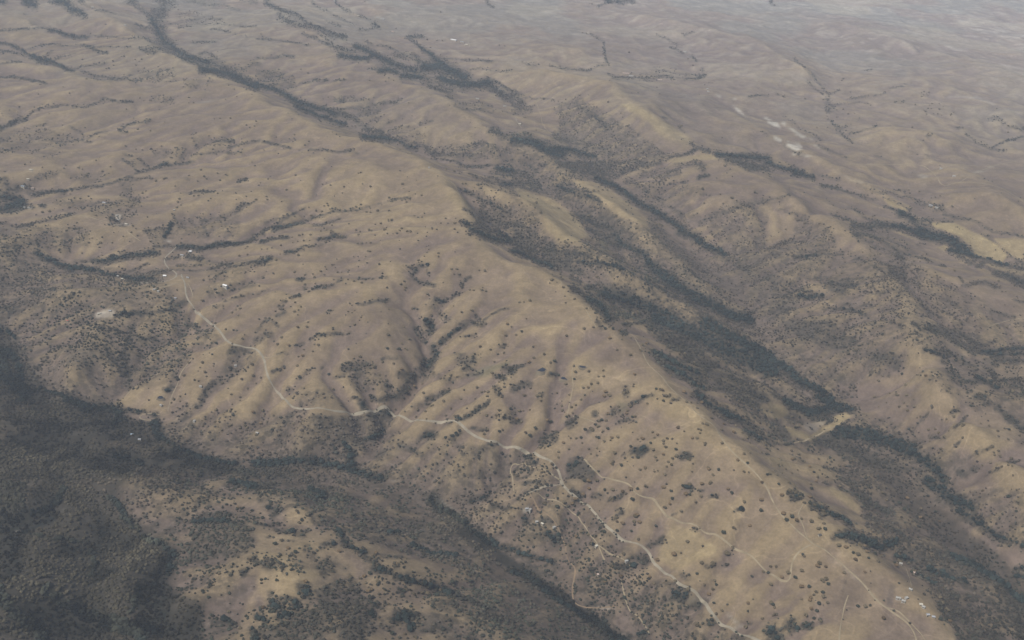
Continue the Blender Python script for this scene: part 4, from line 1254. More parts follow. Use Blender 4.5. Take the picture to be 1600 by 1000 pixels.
ZONES = '''
@0 0
z y .5 30 0,170 200,170 340,240 200,260 60,260
z y .4 20 420,650 520,580 430,640
z w .35 12 1220,640 1400,620 1300,650
z y .4 14 1140,870 1210,815 1150,880
z m .5 60 450,500 900,560 800,800 500,740
z m .5 60 900,560 1500,600 1300,900 900,850
z y .3 30 900,410 1080,370 960,430
z y .35 16 770,580 940,560 840,600
@400 0
z y .5 60 820,780 1200,760 1400,850 1250,960 1050,900
z y .4 30 1330,440 1600,440 1600,540 1500,490 1340,470
z m .5 120 0,0 1600,0 1600,360 1100,300 600,0
z w .5 10 760,115 810,118 790,128
z w .45 8 820,195 880,200 870,210
z y .4 30 200,330 500,320 520,380 250,400
@800 0
z y .9 20 640,640 760,640 900,730 1020,790 1140,890 1080,900 960,860 840,760 720,690
z y .6 20 600,560 700,570 800,680 700,660
z y .5 20 1180,890 1300,920 1400,960 1250,950
z m .8 50 860,520 1300,600 1370,700 1150,760 960,700 880,620
z m .6 80 0,0 1600,0 1600,400 700,400 300,300 0,200
z y .4 40 0,410 500,440 600,520 300,520 0,560
z y .35 50 320,300 420,300 460,400 300,400
z w .9 6 1380,655 1430,690 1460,730 1410,700
z w .8 6 1445,655 1520,690 1500,700
z w .9 6 1500,765 1545,790 1520,785
z w .9 8 1570,735 1600,730 1600,750
z w .8 6 1270,585 1320,600 1290,608
z w .6 8 1390,600 1410,620 1380,620
z y .8 16 980,980 1150,965 1250,960 1330,1000 950,1020
z r .5 10 660,430 760,460 680,480
z w .4 6 1480,0 1600,10 1600,35 1560,30
@1200 0
z m .8 80 0,0 1600,0 1600,200 800,500 300,300 0,400
z w .9 8 0,740 60,765 80,800 40,790 0,770
z w .85 8 40,850 90,870 80,890 40,870
z w 1 10 120,880 200,890 220,930 180,940 110,920
z w 1 10 200,960 350,990 340,1000 260,1000
z w .9 8 150,960 180,950 170,980
z w .6 10 190,840 280,870 300,910 240,890
z w .8 6 170,840 240,850 230,860
z w .7 10 100,760 300,900 400,990 360,960 200,850 80,770
z y .4 40 500,770 780,790 1000,960 800,1000 520,900
z b .8 14 800,440 870,430 870,490 780,480
z m .8 40 900,310 1200,340 1180,370 960,370
z m .7 30 480,760 600,760 600,830 500,830
z m .7 30 1000,930 1250,880 1200,960 1020,980
z w .35 12 540,230 600,240 610,285 580,280
z w .35 12 450,60 620,90 720,130 560,110
z w .35 14 780,130 900,190 860,200
z w .3 14 1100,280 1250,310 1180,330
z w .3 10 840,500 1000,490 1150,540 1000,500
z y .4 16 1040,720 1140,790 1120,810 1060,770
z y .3 16 870,690 960,760 900,730
z w .25 30 1000,20 1400,120 1600,230 1600,320 1200,150
z w .25 20 1400,360 1600,430 1600,500 1480,420
z w .3 6 1080,600 1300,600 1600,720 1300,620
@0 250
z y .4 60 1100,200 1600,140 1600,240 1100,330
z y .4 40 540,400 860,430 860,540 560,500
z b .4 60 560,800 900,820 950,900 640,920
z r .3 30 1160,450 1240,480 1220,520 1140,500
z w .5 8 180,60 215,60 200,75
z w .5 8 150,295 200,295 190,308
z w .6 8 720,335 760,340 740,380 720,365
z w .6 6 760,395 820,405 800,415
z w .5 10 590,960 640,945 720,945 600,985
z w .5 6 700,400 820,410 700,405
z w .6 8 1030,500 1080,505 1060,515
z w .4 6 730,725 760,735 745,750
z w .6 8 1110,590 1160,600 1130,605
z r .5 8 170,170 220,180 210,190 180,190
z m .4 60 980,790 1300,780 1250,880 960,900
z m .5 60 1280,850 1600,840 1600,1000 1280,1000
@400 250
z y .5 80 500,30 900,30 1200,130 1300,400 1100,450 700,420 400,300
z y .5 40 1280,250 1420,370 1400,400 1300,370 1200,280
z y .7 20 1200,130 1320,260 1270,330 1180,220
z y .6 40 1400,140 1540,150 1600,190 1600,290 1420,220
z y .4 60 1100,620 1500,640 1600,800 1300,980 1180,900 1280,850 1370,740
z m .6 60 500,530 900,560 1100,520 1000,560 700,650 400,700
z m .6 90 300,880 700,890 1000,940 900,1000 300,1000
z m .5 60 1050,480 1280,470 1200,560 1060,560
z y .4 20 790,600 850,600 820,700 770,680
@800 250
z y .85 40 0,170 100,180 300,260 430,390 480,480 420,530 280,510 200,440 170,330 60,260
z y .8 30 330,110 500,120 600,170 750,280 840,350 870,430 700,370 600,310 540,240
z g .5 16 540,500 590,500 610,560 560,570
z g .5 12 820,700 900,740 870,740
z y .7 20 700,570 760,640 720,640
z y .5 50 0,600 300,720 420,860 520,1000 0,1000
z y .5 60 1150,20 1380,20 1540,80 1300,60
z m .6 80 1000,120 1600,120 1600,250 1300,330 1100,250
z b .5 100 900,520 1300,680 1540,900 1100,760
z b .5 100 1300,560 1600,560 1600,1000
z m .4 60 1000,20 800,200 1000,300 1140,360
@1200 250
z y 1 4 1020,392 1170,392 1260,440 1380,490 1440,530 1500,590 1470,640 1300,590 1270,540 1200,480 1100,440 1040,420
z y .8 4 1400,485 1600,495 1600,640 1520,600 1450,530
z y .95 4 715,238 760,250 850,290 890,318 860,318 760,290
z y .8 5 750,430 860,460 970,510 900,495 830,470
z y .8 5 1050,545 1110,530 1140,560 1100,575
z y .6 5 1180,590 1280,610 1250,620
z y .7 6 1340,650 1420,640 1500,680 1600,690 1600,720 1450,690
z m .8 10 870,245 1000,290 1140,388 1000,378 920,330
z m .9 16 850,200 1000,180 1100,240 1060,250 960,250
z y .5 40 0,340 150,350 200,440 150,500 0,540
z m .6 100 0,120 500,180 700,300 750,380 300,350 0,200
z y .5 30 200,750 320,780 420,830 340,860 250,820
z m .6 120 1200,700 1600,820 1600,1000 1100,900
z m .6 80 960,400 1000,700 700,700 500,500
z r .5 20 1060,140 1100,150 1090,190
z w .25 20 400,50 560,130 720,190 600,160
z y .5 20 440,60 600,140 720,200 640,190
z w .3 10 880,60 1000,100 980,190 920,190 960,110
z y .4 20 640,840 720,850 660,900
z w .3 8 1180,100 1330,60 1460,20 1340,80
z m .7 100 1100,140 1600,100 1600,300 1200,260
@0 500
z b .8 60 400,180 600,180 640,260 560,340 420,260
z r .7 30 180,600 440,620 440,690 280,700 180,660
z y .5 16 540,600 600,570 620,600 560,650
z y .4 60 740,500 1000,360 1080,340 1060,560 800,560
z y .5 40 1220,250 1280,250 1240,480 1120,500
z r .5 16 1040,110 1120,100 1080,160
z r .4 16 1200,190 1270,190 1240,250
z y .4 60 1450,480 1600,430 1600,620 1480,640
z w .5 8 860,600 900,585 970,620 930,628
z b .5 60 800,800 1020,790 960,880 840,860
z y .5 20 480,940 600,930 560,1000
z y .3 20 270,940 340,930 320,1000
@400 500
z y .4 60 0,150 200,150 300,300 100,380 200,500 100,560
z m .6 80 250,200 900,50 1050,150 900,300 400,320
z y .4 50 1160,100 1600,20 1600,200 1400,320 1160,260
z b .5 60 400,600 800,600 700,780 480,750
z g .5 12 1280,360 1440,290 1600,260 1440,350
z y .4 60 850,650 1180,640 1250,720 1100,760 880,740
z b .5 40 680,820 830,800 820,890
z y .4 30 1040,380 1260,420 1300,500 1100,430
z w .3 8 740,890 860,900 1000,915 860,910
z w .4 10 800,510 850,520 800,560
z y .35 10 300,940 500,925 300,975
@800 500
z y .6 50 0,20 300,0 400,80 200,110
z y .6 50 380,200 700,300 950,380 1100,520 1300,700 1200,800 1000,640 800,480 450,460 340,400
z y .5 80 500,700 900,650 1150,700 1500,900 1600,1000 700,1000 500,900
z m .6 60 480,120 760,130 840,270 800,330 600,300 480,220
z b .6 20 340,650 420,590 420,650 360,690
z b .6 20 150,760 290,700 280,770
z b .6 20 340,880 440,860 520,960 510,1000 340,1000
z m .4 80 0,150 300,480 300,600 0,600
z g .4 16 660,510 740,520 680,600
z y .6 10 1060,210 1180,230 1200,290 1100,250
z y .6 10 1400,310 1540,340 1530,380 1420,330
z r .5 24 1560,530 1600,510 1600,620
z y .3 20 1150,100 1180,130 1150,140
z y .6 20 620,470 700,450 700,520 640,520
z m .3 80 0,780 160,900 0,1000
@1200 500
z b .8 60 0,0 430,0 420,60 600,180 780,200 840,270 760,330 560,240 300,180
z y .5 40 860,150 1050,220 1100,300 960,380 760,420 660,380 850,330
z y .5 60 1250,600 1400,560 1600,700 1500,800 1250,780
z y .6 16 1270,410 1360,390 1390,450 1370,495 1300,480
z y .6 16 1160,140 1230,180 1260,240 1210,220
z y .85 8 0,510 100,540 130,580 100,610 0,610
z y .9 8 400,600 480,570 540,600 420,630
z r .6 12 180,620 280,660 320,690 240,710 160,650
z y .6 12 680,670 760,640 740,700
z y .6 60 0,780 400,830 500,880 400,1000 0,1000
z m .5 80 500,480 900,420 1000,560 800,640 560,560
z y .4 30 980,430 1060,410 1060,510 980,500
z m .4 40 440,0 600,60 860,100 600,130
z y .4 14 830,830 900,850 860,860
z y .5 30 1380,280 1600,260 1600,370 1440,360
z w .25 10 220,650 380,620 300,700 140,740
@0 750
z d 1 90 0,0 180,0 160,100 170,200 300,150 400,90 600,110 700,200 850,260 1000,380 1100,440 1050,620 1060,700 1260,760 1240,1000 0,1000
z y .9 10 170,240 230,235 200,270
z w .6 8 90,320 120,320 100,340
z b .8 20 190,100 270,90 230,230 190,210
z y .6 14 0,380 120,350 100,400 20,420
z y .4 80 0,420 300,400 280,500 100,560
z y .3 20 400,290 600,250 640,200 500,310
z y .45 40 1540,760 1600,700 1600,960 1480,1000
z y .5 40 860,220 1200,40 1340,40 1330,100 1200,250
z y .4 40 1340,120 1600,130 1600,180
z y .5 40 1360,540 1600,560 1600,600 1400,600
z b .5 50 1300,180 1600,240 1600,400 1400,470 1150,450
z y .3 30 740,560 830,540 820,600
@400 750
z y .6 40 0,320 400,310 480,340 520,430 640,560 620,640 500,600 380,620 240,750 60,780 0,700
z y .6 30 660,370 940,470 1100,530 1200,620 1120,620 860,540 700,480
z y .4 40 700,600 860,600 860,700 1080,760 1080,840 800,840 680,720
z y .5 20 180,200 320,170 360,280 200,280
z y .4 20 0,80 100,150 80,240 0,230
z r .4 12 790,110 900,180 1040,210 960,220 840,160
z r .4 20 860,110 1010,120 1000,170 900,160
z w .4 8 1110,90 1180,150 1300,240 1250,190
z b .4 80 900,220 1250,320 1300,420 1000,360
z w .25 6 740,0 860,0 940,10
z y .5 40 1330,180 1600,80 1600,200 1380,240
z b .5 50 400,960 700,860 800,960 600,1000
z y .4 16 720,990 800,950 980,960 960,1000
z y .3 60 1300,740 1600,860 1600,960 1350,860
@800 750
z y .8 40 900,420 1010,260 1150,310 1300,420 1280,480 1100,540 1000,580 900,500
z y .6 60 940,580 1300,560 1600,700 1600,900 1350,830 1200,650
z y .5 60 500,150 1000,100 1600,100 1600,560 1000,260
z w .5 10 60,180 110,170 100,200 70,200
z r .8 8 100,100 170,160 200,210 180,200 100,130
z r .6 14 130,160 180,230 140,240
z y .5 20 0,0 60,10 40,110 0,90
z w .4 10 230,290 270,290 300,320
z w .5 8 380,770 440,775 460,800 640,790 600,805 430,810
z r .4 8 500,780 640,785 620,795
z y .4 30 500,600 560,620 540,680 500,640
z y .4 40 680,570 860,540 980,600 960,650 720,640
z m .5 30 430,230 560,210 640,340 500,340
z b .4 40 540,520 600,540 560,640
z w .4 8 1130,690 1200,720 1400,900 1460,930 1430,900 1250,740
z w .3 10 1350,920 1450,905 1400,935
z g .4 12 1100,720 1200,740 1180,800 1100,790
z b .6 60 0,640 250,780 400,850 600,960 500,1000 0,1000
z y .4 14 0,780 80,800 60,900 0,880
z y .3 14 230,860 330,900 380,950 290,930
@1200 750
z y .9 14 400,30 440,60 520,110 570,160 580,230 500,170 420,100 380,50
z y .6 20 480,180 590,210 580,290 520,230
z y .5 60 0,100 60,200 200,360 500,600 200,700 0,600
z m .5 60 600,580 780,560 770,780 640,700
z m .5 40 840,810 1060,860 1150,1000 1000,1000
z b .9 8 760,650 800,650 780,780 740,780
z w .8 6 790,735 830,740 860,765 830,770
z y .5 16 910,580 960,700 1080,720 1000,680
z r .4 20 720,590 780,600 860,640 780,630
z m .4 40 910,530 990,550 980,580 920,570
z r .4 10 880,440 930,450 900,470
z y .7 8 930,215 1060,210 1000,230
z r .3 20 940,230 1060,230 1020,290 950,280
z y .3 30 1130,680 1200,670 1180,700
z y .3 40 560,420 780,440 760,520 640,500
z y .4 30 850,0 1000,60 1060,120 900,60
z w .2 10 250,400 500,560 640,700 620,700 480,560
@0 0
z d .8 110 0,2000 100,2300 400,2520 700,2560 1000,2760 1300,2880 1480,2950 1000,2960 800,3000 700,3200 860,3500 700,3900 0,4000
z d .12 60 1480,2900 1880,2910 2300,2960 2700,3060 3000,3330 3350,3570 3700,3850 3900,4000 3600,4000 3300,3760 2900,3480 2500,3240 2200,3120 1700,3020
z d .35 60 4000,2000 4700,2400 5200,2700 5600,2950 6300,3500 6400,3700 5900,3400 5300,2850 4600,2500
@0 0
z y .85 8 4740,2540 4800,2510 4860,2530 4910,2580 4900,2610 4840,2620 4770,2590
z y .95 8 4880,2640 4960,2680 5060,2720 5160,2660 5280,2580 5320,2600 5200,2690 5060,2760 4960,2730
z w .35 14 620,1930 720,1940 700,1990 600,1990
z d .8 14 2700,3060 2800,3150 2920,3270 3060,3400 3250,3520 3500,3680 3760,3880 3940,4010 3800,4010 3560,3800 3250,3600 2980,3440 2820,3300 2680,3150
'''

# ------------------------------------------------------------------ reading the survey of woods, lone trees and soils
def parse(txt):
    out = []; ox = oy = 0
    for ln in txt.strip().split('\n'):
        if not ln.strip(): continue
        if ln[0] == '@':
            ox, oy = [float(v) for v in ln[1:].split()]; continue
        q = ln.split(); k = q[0]
        n = {'s': 2, 'p': 1, 'o': 1, 'z': 3}[k]
        pts = np.array([[float(v) for v in a.split(',')] for a in q[1 + n:]])
        pts = pts / 4.0 + np.array([ox, oy])
        out.append((k, q[1:1 + n], pts))
    return out

def wobble(px, py, amp, seed):
    return px + fbm(px, py, 26, 3, seed) * amp, py + fbm(px, py, 26, 3, seed + 50) * amp

MS = 2.0                                    # map cell, photo px
MW, MH = 860, 560; MOX, MOY = -60.0, -60.0
mpx = MOX + (np.arange(MW) + 0.5) * MS; mpy = MOY + (np.arange(MH) + 0.5) * MS
MPX, MPY = np.meshgrid(mpx, mpy)

def box_of(pts, pad):
    x0 = max(0, int((pts[:, 0].min() - pad - MOX) / MS)); x1 = min(MW, int((pts[:, 0].max() + pad - MOX) / MS) + 2)
    y0 = max(0, int((pts[:, 1].min() - pad - MOY) / MS)); y1 = min(MH, int((pts[:, 1].max() + pad - MOY) / MS) + 2)
    return x0, x1, y0, y1

def seg_dist(X, Y, pts):
    d = np.full(X.shape, 1e9)
    for a, b in zip(pts[:-1], pts[1:]):
        v = b - a; L = max(1e-6, v @ v)
        t = np.clip(((X - a[0]) * v[0] + (Y - a[1]) * v[1]) / L, 0, 1)
        d = np.minimum(d, np.hypot(X - a[0] - t * v[0], Y - a[1] - t * v[1]))
    return d

def inside(X, Y, pts):
    c = np.zeros(X.shape, bool); n = len(pts)
    for i in range(n):
        x1, y1 = pts[i]; x2, y2 = pts[(i + 1) % n]
        if y1 == y2: continue
        m = ((y1 > Y) != (y2 > Y)) & (X < (x2 - x1) * (Y - y1) / (y2 - y1) + x1)
        c ^= m
    return c

def stamp(M, pts, half, val, soft, closed=False):
    x0, x1, y0, y1 = box_of(pts, half + soft * 1.5 + 4)
    if x1 <= x0 or y1 <= y0: return
    X, Y = wobble(MPX[y0:y1, x0:x1], MPY[y0:y1, x0:x1], min(4.0, 0.6 + half * 0.5 + soft * 0.5), 91)
    if closed:
        d = seg_dist(X, Y, np.vstack([pts, pts[:1]]))
        d = np.where(inside(X, Y, pts), -d, d)
    else:
        d = seg_dist(X, Y, pts) - half
    a = np.clip(0.5 - d / max(soft, 0.8) , 0, 1) * val
    M[y0:y1, x0:x1] = np.maximum(M[y0:y1, x0:x1], a)

ZN = {k: np.zeros((MH, MW)) for k in 'ymwbrgd'}
for k, par, pts in parse(ZONES):
    stamp(ZN[par[0]], pts, 0, float(par[1]), float(par[2]) / 4.0, True)

VEG = np.zeros((MH, MW)); OAKS = []
for k, par, pts in parse(BASE_COVER): stamp(VEG, pts, 0, float(par[0]), 9.0, True)
VEG *= 1 - 0.9 * np.clip(ZN['y'] * 1.25, 0, 1) * (ZN['d'] < 0.2)
for k, par, pts in parse(TRACE):
    if k == 's':
        stamp(VEG, pts, max(1.5, float(par[0]) / 8.0 * (0.95 if float(par[0]) < 60 else 0.8)), min(1.0, float(par[1]) * 1.08), 1.4 + float(par[0]) / 9.0)
    elif k == 'p':
        stamp(VEG, pts, 0, float(par[0]), 5.0, True)
    else:
        for p in pts: OAKS.append((p[0], p[1], float(par[0]) / 4.0 * random.uniform(0.6, 1.2)))
VEG *= 1 - 0.88 * np.clip(np.maximum(ZN['w'] * 3.2, (ZN['y'] - 0.5) * 3), 0, 1) 

def mlook(M, px, py):
    fx = np.clip((px - MOX) / MS - 0.5, 0, MW - 1.001); fy = np.clip((py - MOY) / MS - 0.5, 0, MH - 1.001)
    x0 = fx.astype(int); y0 = fy.astype(int); fx = fx - x0; fy = fy - y0
    return (M[y0, x0] * (1 - fy) * (1 - fx) + M[y0, x0 + 1] * (1 - fy) * fx
            + M[y0 + 1, x0] * fy * (1 - fx) + M[y0 + 1, x0 + 1] * fy * fx)

# the country beyond the surveyed area carries on in the same way
def beyond(x, y):
    dr = samp(DRAIN, x, y)
    d = 1.2 * np.clip(dr - 0.2, 0, 1) + 1.0 * fbm(x, y, 500, 4, 401) + 0.40 + np.clip(-samp(HE, x, y) / 130, -0.3, 0.6)
    west = np.clip((-300 - x) / 500, 0, 1) * np.clip((3000 - y) / 900, 0, 1)
    d = np.maximum(d, west * (0.85 + 0.25 * fbm(x, y, 300, 3, 403))) * np.clip((9500 - y) / 4000, 0.25, 1)
    return np.clip(d, 0, 0.97)
def cover(M, x, y, u, v, isveg=True):
    out = np.maximum.reduce([-15 - u, u - 1615, -15 - v, v - 1015, np.zeros_like(u)])
    w = np.clip(out / 140, 0, 1); w = w * w * (3 - 2 * w)
    k = 5 + 40 * np.clip((np.maximum.reduce([-u, u - 1600, -v, v - 1000, np.zeros_like(u)])) / 40, 0, 1)
    k = np.where(out > 0, k, 0)
    uu = np.clip(u + k * fbm(x, y, 120, 2, 411), 5, 1595); vv = np.clip(v + k * fbm(x, y, 120, 2, 412), 5, 995)
    return mlook(M, uu, vv) * (1 - w) + (beyond(x, y) * np.sqrt(w) if isveg else 0)

# ------------------------------------------------------------------ ground mesh
def np_mesh(name, V, F, smooth=True, mat=None, cols=None):
    me = bpy.data.meshes.new(name)
    nf, k = F.shape
    me.vertices.add(len(V)); me.vertices.foreach_set('co', np.ascontiguousarray(V, np.float32).ravel())
    me.loops.add(nf * k); me.loops.foreach_set('vertex_index', np.ascontiguousarray(F, np.int32).ravel())
    me.polygons.add(nf); me.polygons.foreach_set('loop_start', np.arange(0, nf * k, k, dtype=np.int32))
    me.polygons.foreach_set('loop_total', np.full(nf, k, np.int32))
    me.polygons.foreach_set('use_smooth', np.full(nf, smooth, bool))
    me.update(calc_edges=True)
    if cols is not None:
        a = me.color_attributes.new('tint', 'FLOAT_COLOR', 'POINT')
        a.data.foreach_set('color', np.ascontiguousarray(cols, np.float32).ravel())
    if mat: me.materials.append(mat)
    return me

def grid_faces(nr, nc):
    i = np.arange(nr - 1)[:, None] * nc + np.arange(nc - 1)[None, :]
    i = i.ravel()
    return np.stack([i, i + 1, i + nc + 1, i + nc], 1)

def link(o, label=None, cat=None, group=None, kind=None, parent=None):
    C.objects.link(o)
    if label: o['label'] = label
    if cat: o['category'] = cat
    if group: o['group'] = group
    if kind: o['kind'] = kind
    if parent is not None: o.parent = parent
    return o

fx_, fy_, fd_ = project(mX, mY, mZ)
vis = (fd_ > 10) & (mY > 300)
inmap = vis
def zone(k):
    return np.where(inmap, cover(ZN[k], mX, mY, fx_, fy_, False), 0)
n1 = fbm(mX, mY, 900, 4, 101); n2 = fbm(mX, mY, 160, 4, 103); n3 = fbm(mX, mY, 38, 3, 107)
# convex ground (spurs) is drier and paler than the hollows
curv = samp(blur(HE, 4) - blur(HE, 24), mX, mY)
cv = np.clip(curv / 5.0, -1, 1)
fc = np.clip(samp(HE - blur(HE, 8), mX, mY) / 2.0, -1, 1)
drain = samp(DRAIN, mX, mY)
TAN = np.array([0.188, 0.142, 0.098]); GOLD = np.array([0.240, 0.183, 0.108]); MAUVE = np.array([0.148, 0.112, 0.092])
PALE = np.array([0.42, 0.39, 0.33]); BROWN = np.array([0.085, 0.070, 0.060]); RUST = np.array([0.20, 0.137, 0.095])
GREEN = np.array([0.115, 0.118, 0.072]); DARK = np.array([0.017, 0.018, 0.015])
def mixc(c, t, w):
    w = np.clip(w, 0, 1)[..., None]
    return c * (1 - w) + t * w
col = np.broadcast_to(TAN, mX.shape + (3,)).copy()
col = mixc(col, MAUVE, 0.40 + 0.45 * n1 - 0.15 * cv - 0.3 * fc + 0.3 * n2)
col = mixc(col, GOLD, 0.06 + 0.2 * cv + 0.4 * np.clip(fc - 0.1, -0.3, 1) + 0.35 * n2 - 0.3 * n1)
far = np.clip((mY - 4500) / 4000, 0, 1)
haze_veil = np.clip((mY + 0.35 * mX - 5200) / 4600, 0, 1)
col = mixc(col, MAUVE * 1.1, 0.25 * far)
col = mixc(col, MAUVE * 0.9, zone('m') * 0.75 * (0.8 + 0.5 * n2))
col = mixc(col, GOLD * 1.05, zone('y') * 0.9 * (0.85 + 0.4 * n2))
col = mixc(col, np.array([0.31, 0.245, 0.13]), np.clip(zone('y') - 0.55, 0, 1) * 1.6 * (0.85 + 0.5 * n2))
col = mixc(col, BROWN, zone('b') * 0.75 * (0.9 + 0.6 * n2))
col = mixc(col, RUST, zone('r') * 0.8)
col = mixc(col, GREEN, zone('g') * 0.9)
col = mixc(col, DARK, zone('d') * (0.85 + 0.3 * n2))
# leaf litter and brush below and around the woods
wpx, wpy = wobble(np.clip(fx_, -4000, 6000), np.clip(fy_, -900, 6000), 2.5, 140)
vegv = np.where(inmap, cover(VEG, mX, mY, wpx, wpy), 0)
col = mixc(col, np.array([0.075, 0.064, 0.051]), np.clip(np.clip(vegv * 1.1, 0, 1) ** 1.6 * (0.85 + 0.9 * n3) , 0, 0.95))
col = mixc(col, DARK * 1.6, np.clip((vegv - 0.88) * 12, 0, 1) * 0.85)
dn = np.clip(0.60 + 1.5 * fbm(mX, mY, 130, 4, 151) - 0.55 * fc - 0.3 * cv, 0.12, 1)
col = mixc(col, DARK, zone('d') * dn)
w_ = zone('w')
col = mixc(col, PALE, w_ * np.clip(0.5 + 3.2 * fbm(mX * 0.8, mY, 75, 3, 119) , 0.06, 1))
# draws are tinted a slightly darker mauve
col = mixc(col, MAUVE * 0.8, np.clip(drain - 0.45, 0, 1) * 0.5 * (1 - far * 0.5))
fld = np.clip(fbm(mX, mY, 620, 2, 133) * 4, 0, 1) * far
col = mixc(col, np.array([0.150, 0.148, 0.125]), fld * 0.6)
fld = np.clip(fbm(mX, mY, 480, 2, 137) * 4 - 0.8, 0, 1) * far
col = mixc(col, np.array([0.26, 0.225, 0.16]), fld * 0.5)
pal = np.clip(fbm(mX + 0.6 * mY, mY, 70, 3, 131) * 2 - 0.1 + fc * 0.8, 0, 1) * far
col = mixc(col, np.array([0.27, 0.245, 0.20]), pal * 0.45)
col = mixc(col, col * 1.35 + np.array([0.065, 0.070, 0.085]), haze_veil)  # distance haze painted into the ground colour: far land whitened and blued
col = col * (1 + 0.10 * n3 + 0.08 * n2)[..., None]
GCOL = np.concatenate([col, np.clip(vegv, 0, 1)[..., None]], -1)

def mat_new(name):
    m = bpy.data.materials.new(name); m.use_nodes = True
    nt = m.node_tree; b = nt.nodes['Principled BSDF']
    b.inputs['Roughness'].default_value = 0.95
    b.inputs['Specular IOR Level'].default_value = 0.12
    return m, nt, b

def ground_material():
    m, nt, b = mat_new('dry_grassland')
    N, L = nt.nodes, nt.links
    at = N.new('ShaderNodeVertexColor'); at.layer_name = 'tint'
    tc = N.new('ShaderNodeTexCoord')
    def noise(scale, det, rough=0.6):
        n = N.new('ShaderNodeTexNoise'); n.inputs['Scale'].default_value = scale
        n.inputs['Detail'].default_value = det; n.inputs['Roughness'].default_value = rough
        L.new(tc.outputs['Object'], n.inputs['Vector']); return n.outputs['Fac']
    def mr(v, a, b_, c, d):
        n = N.new('ShaderNodeMapRange'); n.inputs[1].default_value = a; n.inputs[2].default_value = b_
        n.inputs[3].default_value = c; n.inputs[4].default_value = d; L.new(v, n.inputs[0]); return n.outputs[0]
    def mul(a, b_):
        n = N.new('ShaderNodeMath'); n.operation = 'MULTIPLY'; L.new(a, n.inputs[0]); L.new(b_, n.inputs[1]); return n.outputs[0]
    f = mul(mul(mr(noise(0.011, 8, 0.75), 0.3, 0.7, 0.78, 1.22), mr(noise(0.045, 6, 0.7), 0.32, 0.68, 0.84, 1.16)), mr(noise(0.16, 3), 0.3, 0.7, 0.88, 1.12))
    # stock trails and rills: thin paler lines
    def trail(scale, wdt, amt):
        s = N.new('ShaderNodeMath'); s.operation = 'SUBTRACT'; L.new(noise(scale, 3, 0.45), s.inputs[0]); s.inputs[1].default_value = 0.5
        a = N.new('ShaderNodeMath'); a.operation = 'ABSOLUTE'; L.new(s.outputs[0], a.inputs[0])
        return mr(a.outputs[0], 0.0, wdt, 1 + amt, 1.0)
    f = mul(f, mul(trail(0.0045, 0.006, 0.22), trail(0.009, 0.010, 0.14)))
    mm = N.new('ShaderNodeMix'); mm.data_type = 'RGBA'; mm.blend_type = 'MULTIPLY'; mm.inputs[0].default_value = 1
    L.new(at.outputs['Color'], mm.inputs[6]); L.new(f, mm.inputs[7])
    # low brush between the trees
    br = mul(mr(noise(0.055, 5, 0.65), 0.46, 0.58, 0.0, 1.0), mr(at.outputs['Alpha'], 0.08, 0.6, 0.0, 0.75))
    m2 = N.new('ShaderNodeMix'); m2.data_type = 'RGBA'
    L.new(br, m2.inputs[0]); L.new(mm.outputs[2], m2.inputs[6]); m2.inputs[7].default_value = (0.042, 0.038, 0.030, 1)
    L.new(m2.outputs[2], b.inputs['Base Color'])
    bp = N.new('ShaderNodeBump'); bp.inputs['Strength'].default_value = 0.5; bp.inputs['Distance'].default_value = 3.0
    L.new(noise(0.035, 6, 0.65), bp.inputs['Height']); L.new(bp.outputs[0], b.inputs['Normal'])
    return m

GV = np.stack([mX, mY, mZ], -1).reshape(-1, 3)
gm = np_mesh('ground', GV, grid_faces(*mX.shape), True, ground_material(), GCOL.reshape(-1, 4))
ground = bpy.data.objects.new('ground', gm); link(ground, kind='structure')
ground['label'] = 'dry golden hills cut by wooded canyons'; ground['category'] = 'ground'

# ------------------------------------------------------------------ trees
def foliage_material(name, rough=0.9):
    m, nt, b = mat_new(name)
    N, L = nt.nodes, nt.links
    at = N.new('ShaderNodeVertexColor'); at.layer_name = 'tint'
    tc = N.new('ShaderNodeTexCoord')
    n = N.new('ShaderNodeTexNoise'); n.inputs['Scale'].default_value = 0.5; n.inputs['Detail'].default_value = 3
    L.new(tc.outputs['Object'], n.inputs['Vector'])
    r = N.new('ShaderNodeMapRange'); r.inputs[1].default_value = 0.3; r.inputs[2].default_value = 0.7
    r.inputs[3].default_value = 0.75; r.inputs[4].default_value = 1.3; L.new(n.outputs['Fac'], r.inputs[0])
    mm = N.new('ShaderNodeMix'); mm.data_type = 'RGBA'; mm.blend_type = 'MULTIPLY'; mm.inputs[0].default_value = 1
    L.new(at.outputs['Color'], mm.inputs[6]); L.new(r.outputs[0], mm.inputs[7])
    L.new(mm.outputs[2], b.inputs['Base Color'])
    return m
FOL = foliage_material('foliage')
bark, _nt, _b = mat_new('bark'); _b.inputs['Base Color'].default_value = (0.09, 0.075, 0.06, 1)

